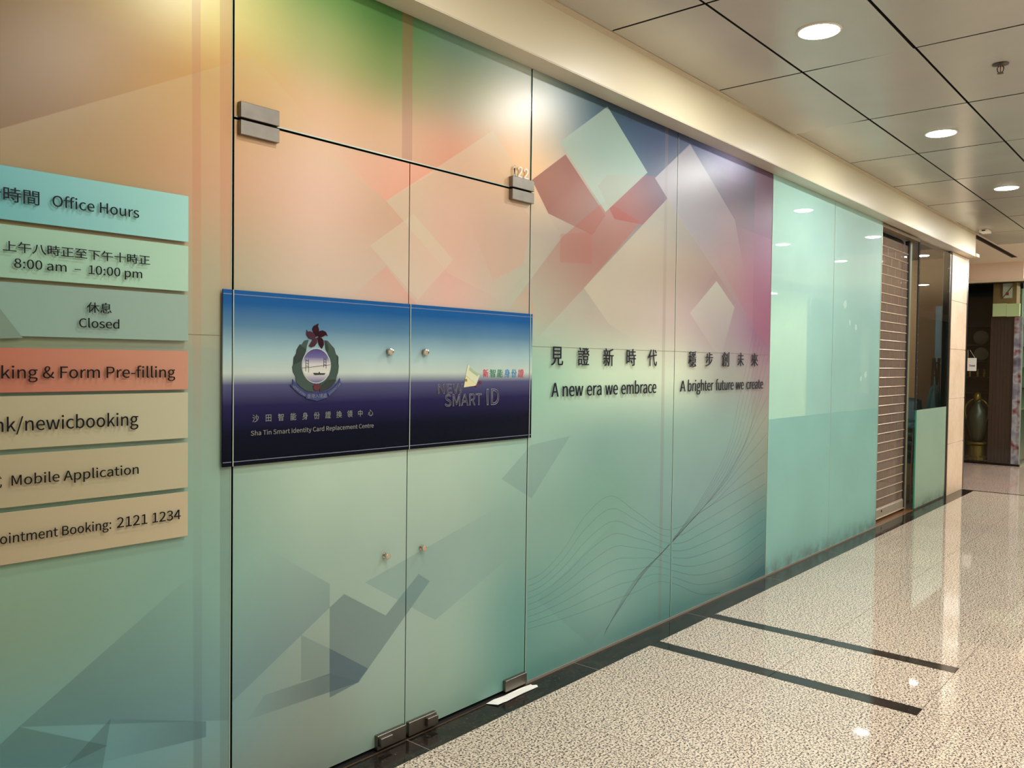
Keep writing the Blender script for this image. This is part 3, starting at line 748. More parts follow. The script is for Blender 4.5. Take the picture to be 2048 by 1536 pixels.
rb = pp(b2, 'ribbon', [(205,1035),(240,1090),(330,1185),(440,1258),(432,1332),(330,1290),(240,1212),(165,1130),(208,1115)], YT-0.002, 0.003, M_rib, z7)
rc = pp(b2, 'ribbon', [(428,1262),(600,1278),(768,1245),(772,1332),(600,1388),(418,1348)], YT-0.0024, 0.003, M_rib, z7)
rr = pp(b2, 'ribbon', [(765,1242),(860,1182),(935,1090),(968,1022),(978,1090),(1006,1110),(900,1222),(788,1312)], YT-0.002, 0.003, M_rib, z7)
px_text('lettering', '香港入境處', z7(440,1345), z7(755,1335), z7(445,1275), YT-0.0034, 0.0004, M_grey_print, rc, cjk=True)
def rot_text(par, s, a, b, h):
    (x0, z0), (x1, z1) = W(*z7(*a), YT-0.003), W(*z7(*b), YT-0.003)
    bm, p, q, c, d = text_bm(s, 1.0, 0.01); L = math.hypot(x1-x0, z1-z0); sx = L/(q-p); ux, uz = (x1-x0)/L, (z1-z0)/L; sz = h/ref('H')
    for v in bm.verts:
        X, Z = (v.co.x-p)*sx, v.co.y*sz; v.co = Vector((x0+ux*X-uz*Z, YT-0.003, z0+uz*X+ux*Z))
    finish('lettering', bm, M_grey_print, par)
rot_text(rb, 'HONG KONG', (205,1168), (405,1318), 0.0085); rot_text(rr, 'IMMIGRATION', (800,1300), (985,1120), 0.0085)

# number on the transom
n122 = empty('number_lettering', (3.06, 0, 2.45), 'raised cream numerals 122 standing on the right upper door hinge', 'lettering')
for ch, xa, xb, yb, yt in (('1', 575, 630, 612, 355), ('2', 665, 770, 655, 380), ('2', 800, 912, 692, 428)):
    k = 11.817; px_text('numeral', ch, (980+xa/k, 300+(yb-6)/k), (980+xb/k, 300+(yb+4)/k), (980+xa/k+2, 300+yt/k), -0.012, 0.004, mat('cream_numeral', (246, 238, 214), 0.35) if ch == '1' else bpy.data.materials['cream_numeral'], n122, refch='8', offset=0.012)

# slogan lettering on the two fixed panes
k5 = 4.096; z5 = lambda x, y: (1060+x/k5, 640+y/k5)
YSL, TSL = -0.011, 0.003
sl1 = empty('slogan_lettering', (3.8, 0, 1.6), 'black raised Chinese slogan characters over A new era we embrace', 'lettering', 'slogan on the printed glass')
sl2 = empty('slogan_lettering', (5.3, 0, 1.6), 'black raised Chinese slogan characters over A brighter future we create', 'lettering', 'slogan on the printed glass')
sl3 = empty('slogan_lettering', (3.8, 0, 1.4), 'black raised English words A new era we embrace', 'lettering', 'slogan on the printed glass')
sl4 = empty('slogan_lettering', (5.3, 0, 1.4), 'black raised English words A brighter future we create', 'lettering', 'slogan on the printed glass')
for par, L in ((sl1, [('見',175,272,218,372),('證',395,487,225,372),('新',603,685,232,378),('時',792,868,238,375),('代',968,1040,242,378)]), (sl2, [('穩',1300,1362,255,385),('步',1440,1500,265,380),('創',1575,1632,262,382),('未',1703,1752,268,378),('來',1815,1868,272,380)])):
    for ch, xa, xb, yt, yb in L:
        px_text('character', ch, z5(xa, yb), z5(xb, yb), z5((xa+xb)/2, yt), YSL, TSL, M_ink_blue, par, cjk=True)
for par, L, A in ((sl3, [('A',178,236),('new',270,437),('era',468,587),('we',618,720),('embrace',750,1035)], (178, 627, 1035, 600, 515)), (sl4, [('A',1232,1275),('brighter',1297,1502),('future',1525,1668),('we',1688,1752),('create',1775,1910)], (1232, 586, 1910, 562, 497))):
    xa, ya, xb, yb, yt = A
    zb = (W(*z5(xa, ya), YSL)[1]+W(*z5(xb, yb), YSL)[1])/2; zt = W(*z5(xa, yt), YSL)[1]
    for s, a, b in L:
        vy = ya+(yb-ya)*(a-xa)/(xb-xa)
        place_text('word', s, W(*z5(a, vy), YSL)[0], W(*z5(b, vy), YSL)[0], zb, zt, YSL, TSL, M_ink_blue, par, font=1)

# ------------------------------------------------------------------ plain teal bay
def teal_mat(name, cu, rough, coat):
    m = mat(name, cu, rough, spec=0.5); t = NT(m); p = t.pos(); n = t.noise(p, 1.6, 4); n2 = t.noise(p, 9, 4)
    c = t.mix(t.ramp(n, [(0.3, (0, 0, 0)), (0.7, (1, 1, 1))]), lin(cu), lin(tuple(min(255, x*1.06) for x in cu)))
    sp = t.n('ShaderNodeSeparateXYZ'); t.l(p, sp.inputs[0])
    # brown dust stain low on the glass
    f = t.math('MULTIPLY', t.math('SUBTRACT', 1.0, t.math('DIVIDE', sp.outputs[2], 0.16), clamp=True), t.ramp(n2, [(0.4, (0, 0, 0)), (0.65, (1, 1, 1))]))
    c = t.mix(t.math('MULTIPLY', f, 0.7), c, lin((92, 80, 66)))
    t.l(c, t.b.inputs['Base Color']); t.b.inputs['Coat Weight'].default_value = coat; t.b.inputs['Coat Roughness'].default_value = 0.0
    return m
M_teal_up = teal_mat('backed_teal_glass', (146, 190, 180), 0.5, 1.0); M_teal_low = teal_mat('frosted_teal_film', (120, 170, 162), 0.42, 0.0)
ZF = 1.175
for nm, a, b, lab in (('window_5', V[5], V[6], 'plain teal glass pane right of the mauve printed pane'), ('window_6', V[6], V[7], 'plain teal glass pane beside the roller shutter')):
    bm = BM(); box(bm, a+gp, b-gp, 0.0, 0.012, 0.010, ZT, mi=0)
    w_ = finish(nm, bm, [M_teal_up], kind='structure', label=lab)
    bm = BM(); box(bm, a+gp+0.001, b-gp-0.001, -0.0010, -0.0002, 0.012, ZF); finish('frosted_film', bm, M_teal_low, w_)
    bm = BM(); box(bm, a+0.0005, a+0.0035, -0.002, 0.0, 0.012, ZT-0.02); finish('polished_edge', bm, M_edge_light, w_)
bm = BM(); box(bm, V[7]-0.006, V[7]+0.004, -0.003, 0.030, 0.0, ZT); finish('steel_edge', bm, mat('edge_strip', (176, 170, 150), 0.35, metal=0.6), bpy.data.objects['window_6'])
for (u, v) in ((1700, 645), (1712, 655), (1731, 750), (1722, 757), (1690, 610)):   # scraps of tape left on the pane
    x, z = W(u, v, -0.001)
    bm = BM(); r = random.uniform(0.03, 0.06)
    plate(bm, [(x+r*math.cos(a)*random.uniform(.6, 1.1), z+r*math.sin(a)*random.uniform(.5, 1)) for a in [i*math.pi/3 for i in range(6)]], -0.0008, -0.0002); fixn(bm)
    finish('tape_scrap', bm, mat('tape', (166, 200, 184), 0.6), bpy.data.objects['window_6'])

# ------------------------------------------------------------------ roller shutter
sh = empty('roller_shutter', (9.2, 0.1, 0.0), 'half-clear roller shutter with pale rods beside the teal glass', 'shutter')
YS = 0.10; sx0, sx1 = 8.58, 9.80; zb0 = 0.125; pitch = 0.0957; nrow = 30
M_rod = mat('shutter_rod', (206, 182, 158), 0.3, metal=0.3); M_poly = clear_glass('clear_polycarbonate', (0.62, 0.56, 0.52), 1.6, 0.34, (166, 144, 128))
M_link = mat('shutter_link', (150, 132, 118), 0.4, metal=0.3)
bm = BM(); tube(bm, [(sx0, YS-0.004, 0), (sx1, YS-0.004, 0)], 0.0055, 6); rod0 = None
for v in bm.verts: v.co.z += zb0
rod0 = finish('shutter_rod', bm, M_rod, sh)
for i in range(1, nrow):
    z = zb0+pitch*i
    if z > 2.90: break
    o = rod0.copy(); COL.objects.link(o); o.parent = sh; o.location = rod0.location + Vector((0, 0, pitch*i)); o.name = 'shutter_rod'
pane_w = 0.255; protos = {}
for i in range(nrow-1):
    z0 = zb0+pitch*i+0.006; z1 = zb0+pitch*(i+1)-0.006
    if z1 > 2.90: break
    x = sx0+ (0 if i % 2 else -pane_w/2)
    while x < sx1:
        a, b = max(x, sx0)+0.002, min(x+pane_w, sx1)-0.002
        if b-a > 0.03:
            key = round(b-a, 3)
            if key in protos:
                o = protos[key].copy(); COL.objects.link(o); o.parent = sh; o.location = Vector(((a+b)/2, YS, (z0+z1)/2))-origin(sh); o.name = 'shutter_pane'
            else:
                bm = BM(); box(bm, a, b, YS-0.002, YS+0.002, z0, z1); protos[key] = finish('shutter_pane', bm, M_poly, sh)
        x += pane_w
bm = BM()
for i in range(nrow-1):
    x = sx0+(0 if i % 2 else pane_w/2); z0 = zb0+pitch*i
    while x < sx1:
        if z0 < 2.80: box(bm, x-0.0022, x+0.0022, YS-0.0025, YS+0.0025, z0, z0+pitch)
        x += pane_w
finish('shutter_links', bm, M_link, sh, kind='stuff')
bm = BM(); box(bm, sx0, sx1+0.02, YS-0.014, YS+0.010, 0.030, zb0-0.006, 0.003); bb = finish('bottom_bar', bm, mat('shutter_aluminium', (186, 172, 156), 0.35, metal=0.5), sh)
bm = BM(); box(bm, sx0, sx1+0.02, YS-0.020, YS+0.014, 0.022, 0.031, 0.001); finish('base_seal', bm, M_rod, bb)
x, z = W(1763, 1022, 0.084); bm = BM(); lathe(bm, (x, 0, z), [(0.012, YS-0.0145), (0.012, YS-0.0175), (0.006, YS-0.018)], 16, 'y'); fixn(bm); finish('lock_hole', bm, M_black, bb)
bm = BM(); box(bm, 9.79, 9.835, YS-0.015, YS+0.03, 0.0, 2.95, 0.002); finish('guide_rail', bm, mat('guide_dark', (30, 26, 22), 0.5), sh)
bm = BM(); box(bm, 9.835, 9.90, YS-0.015, YS+0.03, 0.0, 2.95, 0.002); finish('guide_rail', bm, mat('guide_green', (168, 166, 138), 0.35, metal=0.3), sh)
bm = BM(); lathe(bm, (8.58, 0.20, 2.92), [(0.06, 0.0), (0.06, 1.2)], 16, 'x'); fixn(bm); finish('roller', bm, mat('roller_dark', (40, 34, 28), 0.5), sh)
bm = BM(); box(bm, 8.56, 9.90, 0.005, 0.085, 2.945, 2.975, 0.002); trim5 = finish('trim_5', bm, mat('header_metal', (128, 108, 86), 0.35, metal=0.4), kind='structure', label='brown metal header above the roller shutter')
bm = BM(); box(bm, 8.50, 12.0, 0.061, 3.4, 2.99, 3.02); finish('unit_ceiling', bm, mat('unit_ceiling', (110, 92, 70), 0.6), ceiling)

# ------------------------------------------------------------------ window of the dark unit
bm = BM(); box(bm, 9.90, 11.20, 0.0, 0.010, 0.012, 2.962); w7 = finish('window_7', bm, clear_glass('tinted_window', (0.80, 0.80, 0.78), 2.7), kind='structure', label='clear shop window with frosted lower half next to the stone pier')
bm = BM(); box(bm, 9.905, 11.185, -0.0012, -0.0002, 0.016, 1.103); finish('frosted_film', bm, teal_mat('frosted_green_film', (132, 158, 138), 0.38, 0.0), w7)
bm = BM(); box(bm, 9.893, 9.8995, -0.001, 0.012, 0.012, 1.10); finish('glass_edge', bm, mat('bright_green_edge', (40, 150, 116), 0.1), w7)
bm = BM(); box(bm, 9.89, 9.935, 0.0105, 0.022, 1.105, 2.962); finish('black_stile', bm, M_rubber, w7)
bm = BM(); box(bm, 9.90, 9.908, 0.012, 0.095, 0.01, 2.94); finish('side_pane', bm, M_clear, w7)
bm = BM(); box(bm, 9.90, 11.20, -0.004, 0.014, 0.0, 0.0115); finish('steel_channel', bm, M_steel, w7)
bm = BM(); box(bm, 11.201, 11.285, 0.0, 0.07, 0.0, 2.985, 0.002); tr6 = finish('trim_6', bm, M_bronze, kind='structure', label='black bronze mullion between window and stone pier')
bm = BM(); box(bm, 11.262, 11.284, -0.003, -0.0005, 0.0, 2.985); finish('bronze_bead', bm, mat('bronze_bead', (92, 72, 48), 0.35, metal=0.7), tr6)
# unit interior
bm = BM(); box(bm, 8.50, 8.56, 0.25, 3.4, 0, 3.0); box(bm, 8.56, 12.0, 3.34, 3.4, 0, 3.0)
finish('wall_back', bm, mat('unit_wall_brown', (176, 134, 86), 0.7), kind='structure')
bm = BM(); box(bm, 11.93, 11.99, 0.101, 3.34, 0, 3.0)
wb = finish('wall_side', bm, mat('unit_wall_brown2', (170, 132, 90), 0.7), kind='structure')
lampm = mat('unit_fill_glow', (255, 255, 255), 0.4, emit=(0.9, 0.95, 1.0), est=80.0)  # added glow, put in to brighten the dark unit
il = empty('unit_fill_lamp', (10.9, 0.9, 2.95), 'added fill lamp inside the dark unit behind the window', 'lamp')
bm = BM(); box(bm, 9.4, 11.5, 0.82, 0.98, 2.94, 2.985, 0.004); finish('housing', bm, M_white, il)
bm = BM(); tube(bm, [(9.44, 0.9, 2.915), (11.46, 0.9, 2.915)], 0.022, 10); finish('tube', bm, lampm, il)

def pxbox(name, u0, v0, u1, v1, X, dx, m, par, bev=0.002, **kw):
    a = on(u0, v0, 0, X); b = on(u1, v1, 0, X)
    bm = BM(); box(bm, X, X+dx, min(a.y, b.y), max(a.y, b.y), min(a.z, b.z), max(a.z, b.z), bev); return finish(name, bm, m, par, **kw)
# pale blue panel added for the bright strip deep in the unit
nb = pxbox('bright_strip_panel', 1872, 612, 1889, 812, 11.90, 0.02, mat('strip_blue', (178, 210, 214), 0.6, ), None, label='pale blue panel added as a bright strip inside the dark unit', cat='board')
cols = [(196, 60, 60), (60, 80, 150), (220, 190, 90), (120, 130, 80), (200, 90, 70), (180, 180, 190)]
for i in range(6):
    pxbox('paper_note', 1880, 716+i*13, 1885.5, 724+i*13, 11.885, 0.003, mat('note_%d' % i, cols[i], 0.6), nb, bev=0)
# timber step ladder
ld = empty('step_ladder', (11.6, 0.2, 0), 'brown timber step ladder standing inside the unit behind the window', 'ladder')
M_wood = mat('ladder_wood', (120, 76, 44), 0.5)
def lad(a, b, r=0.014):
    bm = BM(); tube(bm, [a, b], r, 6); return bm
pa = lambda u, v, X: tuple(on(u, v, 0, X))
for (a, b) in (((1866, 716), (1860, 860)), ((1877, 716), (1884, 860)), ((1869, 716), (1882, 870)), ((1879, 716), (1862, 870))):
    finish('rail', lad(pa(*a, 11.55), pa(*b, 11.55)), M_wood, ld)
for v in (725, 750, 775, 800): finish('rung', lad(pa(1866, v, 11.55), pa(1878, v+1, 11.55), 0.012), M_wood, ld)
# draped plastic sheet
bm = BM(); P = [(1851, 815), (1853, 800), (1857, 795), (1861, 775), (1866, 768), (1870, 772), (1869, 790), (1871, 830), (1860, 860), (1846, 860)]
vs = [on(u, v, 0, 11.2) for u, v in P]
a = [bm.verts.new(p+Vector((0.05*math.sin(i*2.1), 0, 0))) for i, p in enumerate(vs)]; b = [bm.verts.new(p+Vector((0.28+0.05*math.cos(i*1.7), 0.02, -0.02))) for i, p in enumerate(vs)]
bm.faces.new(a); bm.faces.new(b[::-1])
for i in range(len(a)): bm.faces.new((a[i], b[i], b[(i+1) % len(a)], a[(i+1) % len(a)]))
fixn(bm); finish('dust_sheet', bm, mat('pale_blue_sheet', (160, 196, 200), 0.4), label='pale blue plastic sheet draped over furniture behind the window', cat='sheet')
# stacked blue chairs behind the side pane
M_chair = mat('chair_blue', (112, 152, 164), 0.35); M_leg = mat('chair_leg', (150, 150, 146), 0.3, metal=0.8)
def chair_parts(z, top):
    r = empty('stacking_chair', (10.55, 0.30, z), None, 'chair', 'stack of blue chairs')
    bm = BM()
    n = 8; x0 = 10.40
    for i in range(n):      # curved shell seen from the side pane: seat
        pass
    g2 = [[None]*5 for _ in range(9)]
    for i in range(9):
        t = i/8
        px = x0+0.34*t; pz = z+0.43+0.05*(2*t-1)**2 if t < 1 else z+0.5
        for j in range(5):
            s = (j-2)/2; g2[i][j] = bm.verts.new((px, 0.36+0.20*s, pz+0.02*s*s))
    for i in range(8):
        for j in range(4): bm.faces.new((g2[i][j], g2[i+1][j], g2[i+1][j+1], g2[i][j+1]))
    bmesh.ops.solidify(bm, geom=bm.faces[:], thickness=0.012); finish('seat', bm, M_chair, r, smooth=True)
    bm = BM(); g3 = [[None]*5 for _ in range(6)]
    for i in range(6):
        t = i/5
        for j in range(5):
            s = (j-2)/2; g3[i][j] = bm.verts.new((x0+0.36+0.07*t, 0.36+(0.20-0.03*t)*s, z+0.49+0.30*t-0.03*s*s*t))
    for i in range(5):
        for j in range(4): bm.faces.new((g3[i][j], g3[i+1][j], g3[i+1][j+1], g3[i][j+1]))
    bmesh.ops.solidify(bm, geom=bm.faces[:], thickness=0.012); finish('backrest', bm, M_chair, r, smooth=True)
    for dx, dy in ((0.03, 0.17), (0.03, 0.55), (0.35, 0.17), (0.35, 0.55)):
        bm = BM(); tube(bm, [(x0+dx, dy, z+0.44), (x0+dx-0.02+(0.06 if dx > .2 else -.02), dy, z+0.0)], 0.010, 6); finish('leg', bm, M_leg, r)
    return r
chs = []
base = chair_parts(0.0, False); base['label'] = 'pale blue plastic chair, lowest of the stack behind the side pane'
labs = ['pale blue plastic chair, second from bottom in the stack behind the side pane', 'pale blue plastic chair, middle of the stack behind the side pane', 'pale blue plastic chair, second from top in the stack behind the side pane', 'pale blue plastic chair, topmost of the stack behind the side pane']
for i, lb in enumerate(labs):
    r = base.copy(); COL.objects.link(r); r.location = base.location+Vector((0.004*(i+1), 0.0, 0.105*(i+1))); r['label'] = lb; r.name = 'stacking_chair'
    for ch in list(base.children):
        c = ch.copy(); COL.objects.link(c); c.parent = r; c.name = ch.name.split('.')[0]

# ------------------------------------------------------------------ stone pier
def stone_mat():
    m = mat('beige_marble', (240, 212, 184), 0.22); t = NT(m); p = t.pos(); n = t.noise(p, 2.2, 5, 0.6); n2 = t.noise(p, 14, 4, 0.6)
    c = t.ramp(n, [(0.25, lin((228, 196, 164))), (0.5, lin((240, 212, 184))), (0.75, lin((246, 224, 200)))])
    c = t.mix(t.math('MULTIPLY', t.ramp(n2, [(0.5, (0, 0, 0)), (0.8, (1, 1, 1))]), 0.25), c, lin((196, 150, 112)))
    t.l(c, t.b.inputs['Base Color']); return m
M_stone = stone_mat()
bm = BM(); box(bm, 11.29, 12.06, 0.004, 0.10, 0.0, 2.985)
pier = finish('wall_pier', bm, mat('stone_bedding', (206, 176, 146), 0.7), kind='structure', label='beige marble pier at the corner of the passage')
zz = [0.0, 0.634, 1.19, 1.803, 2.399, 2.985]
for i in range(5):
    bm = BM(); box(bm, 11.288, 12.062, -0.008, 0.0035, zz[i]+(0.002 if i else 0.0), zz[i+1]-0.002, 0.0012)
    finish('stone_tile', bm, M_stone, pier)
for i in range(5):
    bm = BM(); box(bm, 12.0605, 12.068, 0.012, 0.0995, zz[i]+0.002, zz[i+1]-0.002, 0.0008); finish('stone_tile', bm, M_stone, pier)
bm = BM(); box(bm, 12.064, 12.128, -0.010, 0.011, 0.0, 2.985, 0.003); tag(finish('trim_7', bm, mat('corner_steel', (150, 140, 134), 0.25, metal=1.0), kind='structure'), 'polished steel corner strip on the marble pier')
for z in zz[1:5]:
    bm = BM(); lathe(bm, (12.055, 0, z), [(0.009, -0.0082), (0.009, -0.010), (0.004, -0.0105)], 10, 'y'); fixn(bm); finish('dark_plug', bm, M_rubber, pier)

# ------------------------------------------------------------------ far shop across the crossing
XS = 15.5
bm = BM(); box(bm, XS-0.12, XS+0.3, -0.10, 3.4, 2.99, ZC+0.01); box(bm, XS+0.05, 33, -0.16, 0.1, 2.99, ZC+0.01)
wf = finish('wall_far', bm, M_pink, kind='structure', label='pink cream bulkhead over the far dark shop window')
bm = BM(); box(bm, XS-0.15, XS+0.02, -0.14, 3.4, 2.965, 2.992); finish('ledge', bm, M_paint, wf)
bm = BM(); box(bm, XS, XS+0.012, -0.085, 3.3, 0.03, 2.962); w8 = finish('window_8', bm, M_clear, kind='structure', label='tall clear glass front of the far curio shop')
bm = BM(); box(bm, XS-0.03, XS+0.04, -0.10, 3.3, 0.0, 0.03); finish('sill', bm, M_bronze, w8)
bm = BM(); box(bm, XS-0.02, XS+0.03, -0.10, 3.3, 2.950, 2.964); finish('head', bm, M_bronze, w8)
bm = BM(); box(bm, XS+0.012, 19.0, -0.100, -0.088, 0.03, 2.962); w9 = finish('window_9', bm, M_clear, kind='structure', label='glass side of the far curio shop')
bm = BM(); box(bm, XS-0.001, XS+0.012, -0.099, -0.086, 0.03, 2.962); finish('glass_edge', bm, mat('shop_edge', (140, 160, 144), 0.1), w9)
bm = BM(); box(bm, 18.2, 18.3, -0.08, 3.4, 0, 2.98); wshop = finish('wall_shop', bm, mat('shop_black_wall', (22, 19, 17), 0.7), kind='structure')
bm = BM(); box(bm, XS+0.05, 18.2, 3.3, 3.4, 0, 2.98); finish('shop_side', bm, mat('shop_black', (20, 17, 15), 0.7), wshop)
bm = BM(); box(bm, XS+0.02, 18.2, -0.08, 3.3, 2.986, 2.989); finish('shop_ceiling', bm, bpy.data.materials['shop_black'], ceiling)
# black shelving with plates
shf = empty('display_shelf', (16.3, 0.5, 0), 'black display shelving in the far shop window with plates on it', 'shelf')
bm = BM(); box(bm, 16.6, 16.63, 0.20, 1.4, 0.03, 2.9); finish('back_panel', bm, mat('shelf_black', (24, 20, 18), 0.5), shf)
shz = [1.15, 1.42, 1.70, 1.98, 2.30]
for z in shz:
    bm = BM(); box(bm, 16.2, 16.6, 0.20, 1.4, z-0.02, z, 0.002); finish('shelf_board', bm, bpy.data.materials['shelf_black'], shf)
M_plate = mat('grey_china', (96, 92, 86), 0.2)
for i, (u, v, r, lab) in enumerate(((1962, 678, 9.5, 'grey china plate on the upper black shelf in the far shop'), (1962, 716, 9.0, 'grey china plate on the lower black shelf in the far shop'))):
    c = on(u, v, 0, 16.35); rad = r*(16.35/F)*1.32
    zsh = [1.98, 1.70][i]; c.z = zsh+rad+0.001
    bm = BM(); lathe(bm, (c.x, c.y, c.z), [(rad*.5, 0.012), (rad*.6, 0.014), (rad, 0.0), (rad*.98, -0.004), (rad*.6, 0.004), (rad*.2, 0.006)], 24, 'x'); fixn(bm)
    finish('display_plate', bm, M_plate, label=lab, cat='plate', group='plates in the far shop', smooth=True)
for i, (u, lab) in enumerate(((1939, 'small brass figure, left one on the low shelf in the far shop'), (1955, 'small brass figure, middle one on the low shelf in the far shop'), (1968, 'small brass figure, right one on the low shelf in the far shop'))):
    c = on(u, 770, 0, 16.35); bm = BM()
    lathe(bm, (c.x, c.y, 1.4205), [(0.045, 0), (0.045, 0.012), (0.020, 0.03), (0.030, 0.06), (0.022, 0.09), (0.012, 0.10), (0.020, 0.115), (0.016, 0.135), (0.004, 0.145)], 12); fixn(bm)
    finish('brass_figurine', bm, mat('old_brass', (132, 112, 70), 0.3, metal=0.8), label=lab, cat='figurine', group='figurines in the far shop', smooth=True)
# golden urn with big looped handle
ur = empty('golden_urn', (15.8, 0.55, 0.03), 'tall dark gold urn with looped handle at the bottom of the far shop window', 'urn')
M_urn = mat('urn_gold', (120, 98, 44), 0.3, metal=0.7); M_urn2 = mat('urn_dark', (58, 62, 46), 0.35, metal=0.3)
cy = on(1953, 900, 0, 15.85).y
bm = BM(); lathe(bm, (15.85, cy, 0.03), [(0.17, 0), (0.17, 0.05), (0.13, 0.07), (0.13, 0.24), (0.17, 0.27), (0.17, 0.30)], 24); fixn(bm); finish('pedestal', bm, M_urn, ur)
bm = BM(); lathe(bm, (15.85, cy, 0.33), [(0.08, 0), (0.10, 0.06), (0.15, 0.22), (0.165, 0.38), (0.14, 0.52), (0.07, 0.62), (0.06, 0.66), (0.09, 0.70)], 24); fixn(bm); finish('body', bm, M_urn2, ur, smooth=True)
for s in (1, -1):
    pts = [(15.80, cy+s*(0.03+0.15*math.sin(t*math.pi)**0.8), 1.06-0.60*t+0.10*math.sin(t*math.pi)) for t in [i/12 for i in range(13)]]
    bm = BM(); tube(bm, pts, [0.010+0.008*math.sin(i/12*math.pi) for i in range(13)], 8); finish('handle', bm, M_urn, ur, smooth=True)
bm = BM(); lathe(bm, (15.80, cy, 1.0), [(0.01, 0), (0.05, 0.03), (0.065, 0.08), (0.05, 0.13), (0.015, 0.17)], 16); fixn(bm); finish('finial', bm, M_urn, ur, smooth=True)
# dark timber column, tan box, green panels, picture, poster
o = pxbox('timber_column', 1982, 632, 2029, 931, 15.72, 0.25, mat('dark_timber', (62, 42, 38), 0.35), None, label='dark brown timber column behind the far shop glass', cat='column')
bm = BM(); a = on(1982, 632, 0, 15.705); b = on(2029, 925, 0, 15.705)
for k_ in range(1, 8):
    y = b.y+(a.y-b.y)*k_/8; box(bm, 15.713, 15.7195, y-0.0012, y+0.0012, b.z, a.z)
finish('groove_bead', bm, mat('timber_bead', (50, 33, 30), 0.4), o)
tb_ = pxbox('display_box', 1987, 565, 2033, 607, 15.72, 0.3, mat('tan_panel', (142, 110, 66), 0.6), None, label='tan display box above the pale green panels in the far shop', cat='box')
pc = pxbox('picture', 2006, 567, 2024, 596, 15.70, 0.012, mat('picture_white', (206, 200, 182), 0.5), None, label='small white picture with a red mark on the tan box', cat='picture')
for (a, b) in (((2003, 569), (2004.5, 597)), ((2004.5, 597), (2026, 571))):
    finish('brown_rod', lad(pa(*a, 15.69), pa(*b, 15.69), 0.007), M_wood, pc)
pxbox('red_mark', 2012, 585, 2017.5, 590.5, 15.694, 0.003, mat('seal_red', (170, 50, 44), 0.5), pc, bev=0)
for u0, u1, lab in ((1985.5, 2012, 'pale green square panel, left of the pair over the timber column'), (2013, 2039, 'pale green square panel, right of the pair over the timber column')):
    pxbox('green_panel', u0, 607.5, u1, 632.5, 15.60, 0.06, mat('pale_green', (206, 214, 160), 0.5), None, label=lab, cat='panel', group='pale green panels in the far shop')
def poster_mat():
    m = mat('poster_print', (150, 128, 150), 0.4); t = NT(m); p = t.pos(); n = t.noise(p, 4.5, 2); 
    t.l(t.ramp(n, [(0.3, lin((90, 76, 92))), (0.45, lin((138, 124, 148))), (0.56, lin((190, 180, 190))), (0.66, lin((134, 44, 60)))]), t.b.inputs['Base Color']); return m
pxbox('poster', 2029, 634, 2036.5, 931, 15.62, 0.012, poster_mat(), None, label='tall narrow lilac poster with red flowers beside the timber column', cat='poster')
rs = empty('lit_shelf', (16.5, -0.02, 0), 'small lit shelf of goods at the corner of the far shop', 'shelf')
bm = BM(); box(bm, 16.1, 17.5, 0.02, 0.05, 0.03, 2.9); finish('back', bm, mat('shelf_back', (130, 146, 118), 0.5), rs)
for i, z in enumerate((0.9, 1.25, 1.6, 1.95, 2.3)):
    bm = BM(); box(bm, 16.1, 17.5, -0.075, 0.02, z-0.012, z, 0.001); finish('shelf_board', bm, mat('shelf_edge_%d' % i, [(200, 206, 150), (90, 30, 40), (196, 206, 140), (214, 214, 180), (196, 90, 70)][i], 0.4), rs)
# hanging closed sign
cs = empty('closed_sign', tuple(on(1944, 728, 0, 15.47)), 'small white hanging card reading Closed in the far shop window', 'sign')
pxbox('card', 1935, 716, 1952.5, 742, 15.478, 0.004, M_white, cs, bev=0.0005)
a = on(1938, 733, 0, 15.476); b = on(1950, 733, 0, 15.476)
bm, p0_, p1_, c0_, d0_ = text_bm('Closed', 1.0, 0.02); sc = (a.y-b.y)/(p1_-p0_)
for v in bm.verts: v.co = Vector((15.4765, a.y-(v.co.x-p0_)*sc, a.z+v.co.y*sc*1.6))
finish('lettering', bm, mat('closed_blue', (40, 46, 90), 0.5), cs)
for q in ((1936, 716), (1950, 716)):
    finish('string', lad(tuple(on(*q, 0, 15.48)), tuple(on(1936 if q[0] < 1940 else 1940, 700, 0, 15.48)), 0.002), M_white, cs)

# ------------------------------------------------------------------ opposite side of the corridor (seen in reflections)
bm = BM(); YO = -4.32
box(bm, -3.0, 15.2, YO-0.08, YO, 0, ZC+0.02); box(bm, 15.2, 18.1, YO-0.08, YO, 3.10, ZC+0.02); box(bm, 18.1, 33, YO-0.08, YO, 3.05, ZC+0.02)
finish('wall_right', bm, mat('opposite_wall', (222, 214, 200), 0.6), kind='structure')
bm = BM(); box(bm, 15.2, 18.1, -5.6, -5.52, 0, 3.1); box(bm, 15.12, 15.2, -5.6, YO-0.08, 0, 3.1); box(bm, 18.1, 18.18, -5.6, YO-0.08, 0, 3.1); box(bm, 15.2, 18.1, -5.52, YO-0.08, 3.1, 3.16); box(bm, 15.12, 18.18, -5.6, YO-0.08, -0.02, 0.0)
finish('wall_opposite_shop', bm, mat('opposite_shop', (206, 214, 176), 0.6), kind='structure')
ol = empty('ceiling_panel_light', (16.6, -4.95, 3.09), 'square panel light in the bright shop opposite', 'lamp')
bm = BM(); box(bm, 16.0, 17.2, -5.2, -4.7, 3.085, 3.098); finish('diffuser', bm, mat('opp_lamp', (255, 255, 255), 0.5, emit=(1, 1, 0.85), est=45.0), ol)
bm = BM(); box(bm, 18.18, 33, YO-0.08, YO-0.02, 0, 3.05); finish('window_10', bm, mat('opposite_teal_glass', (96, 140, 132), 0.15), kind='structure')
bm = BM(); box(bm, 32.9, 33, -4.4, 0, 0, 3.3); finish('wall_end', bm, mat('end_wall', (150, 140, 124), 0.6), kind='structure')
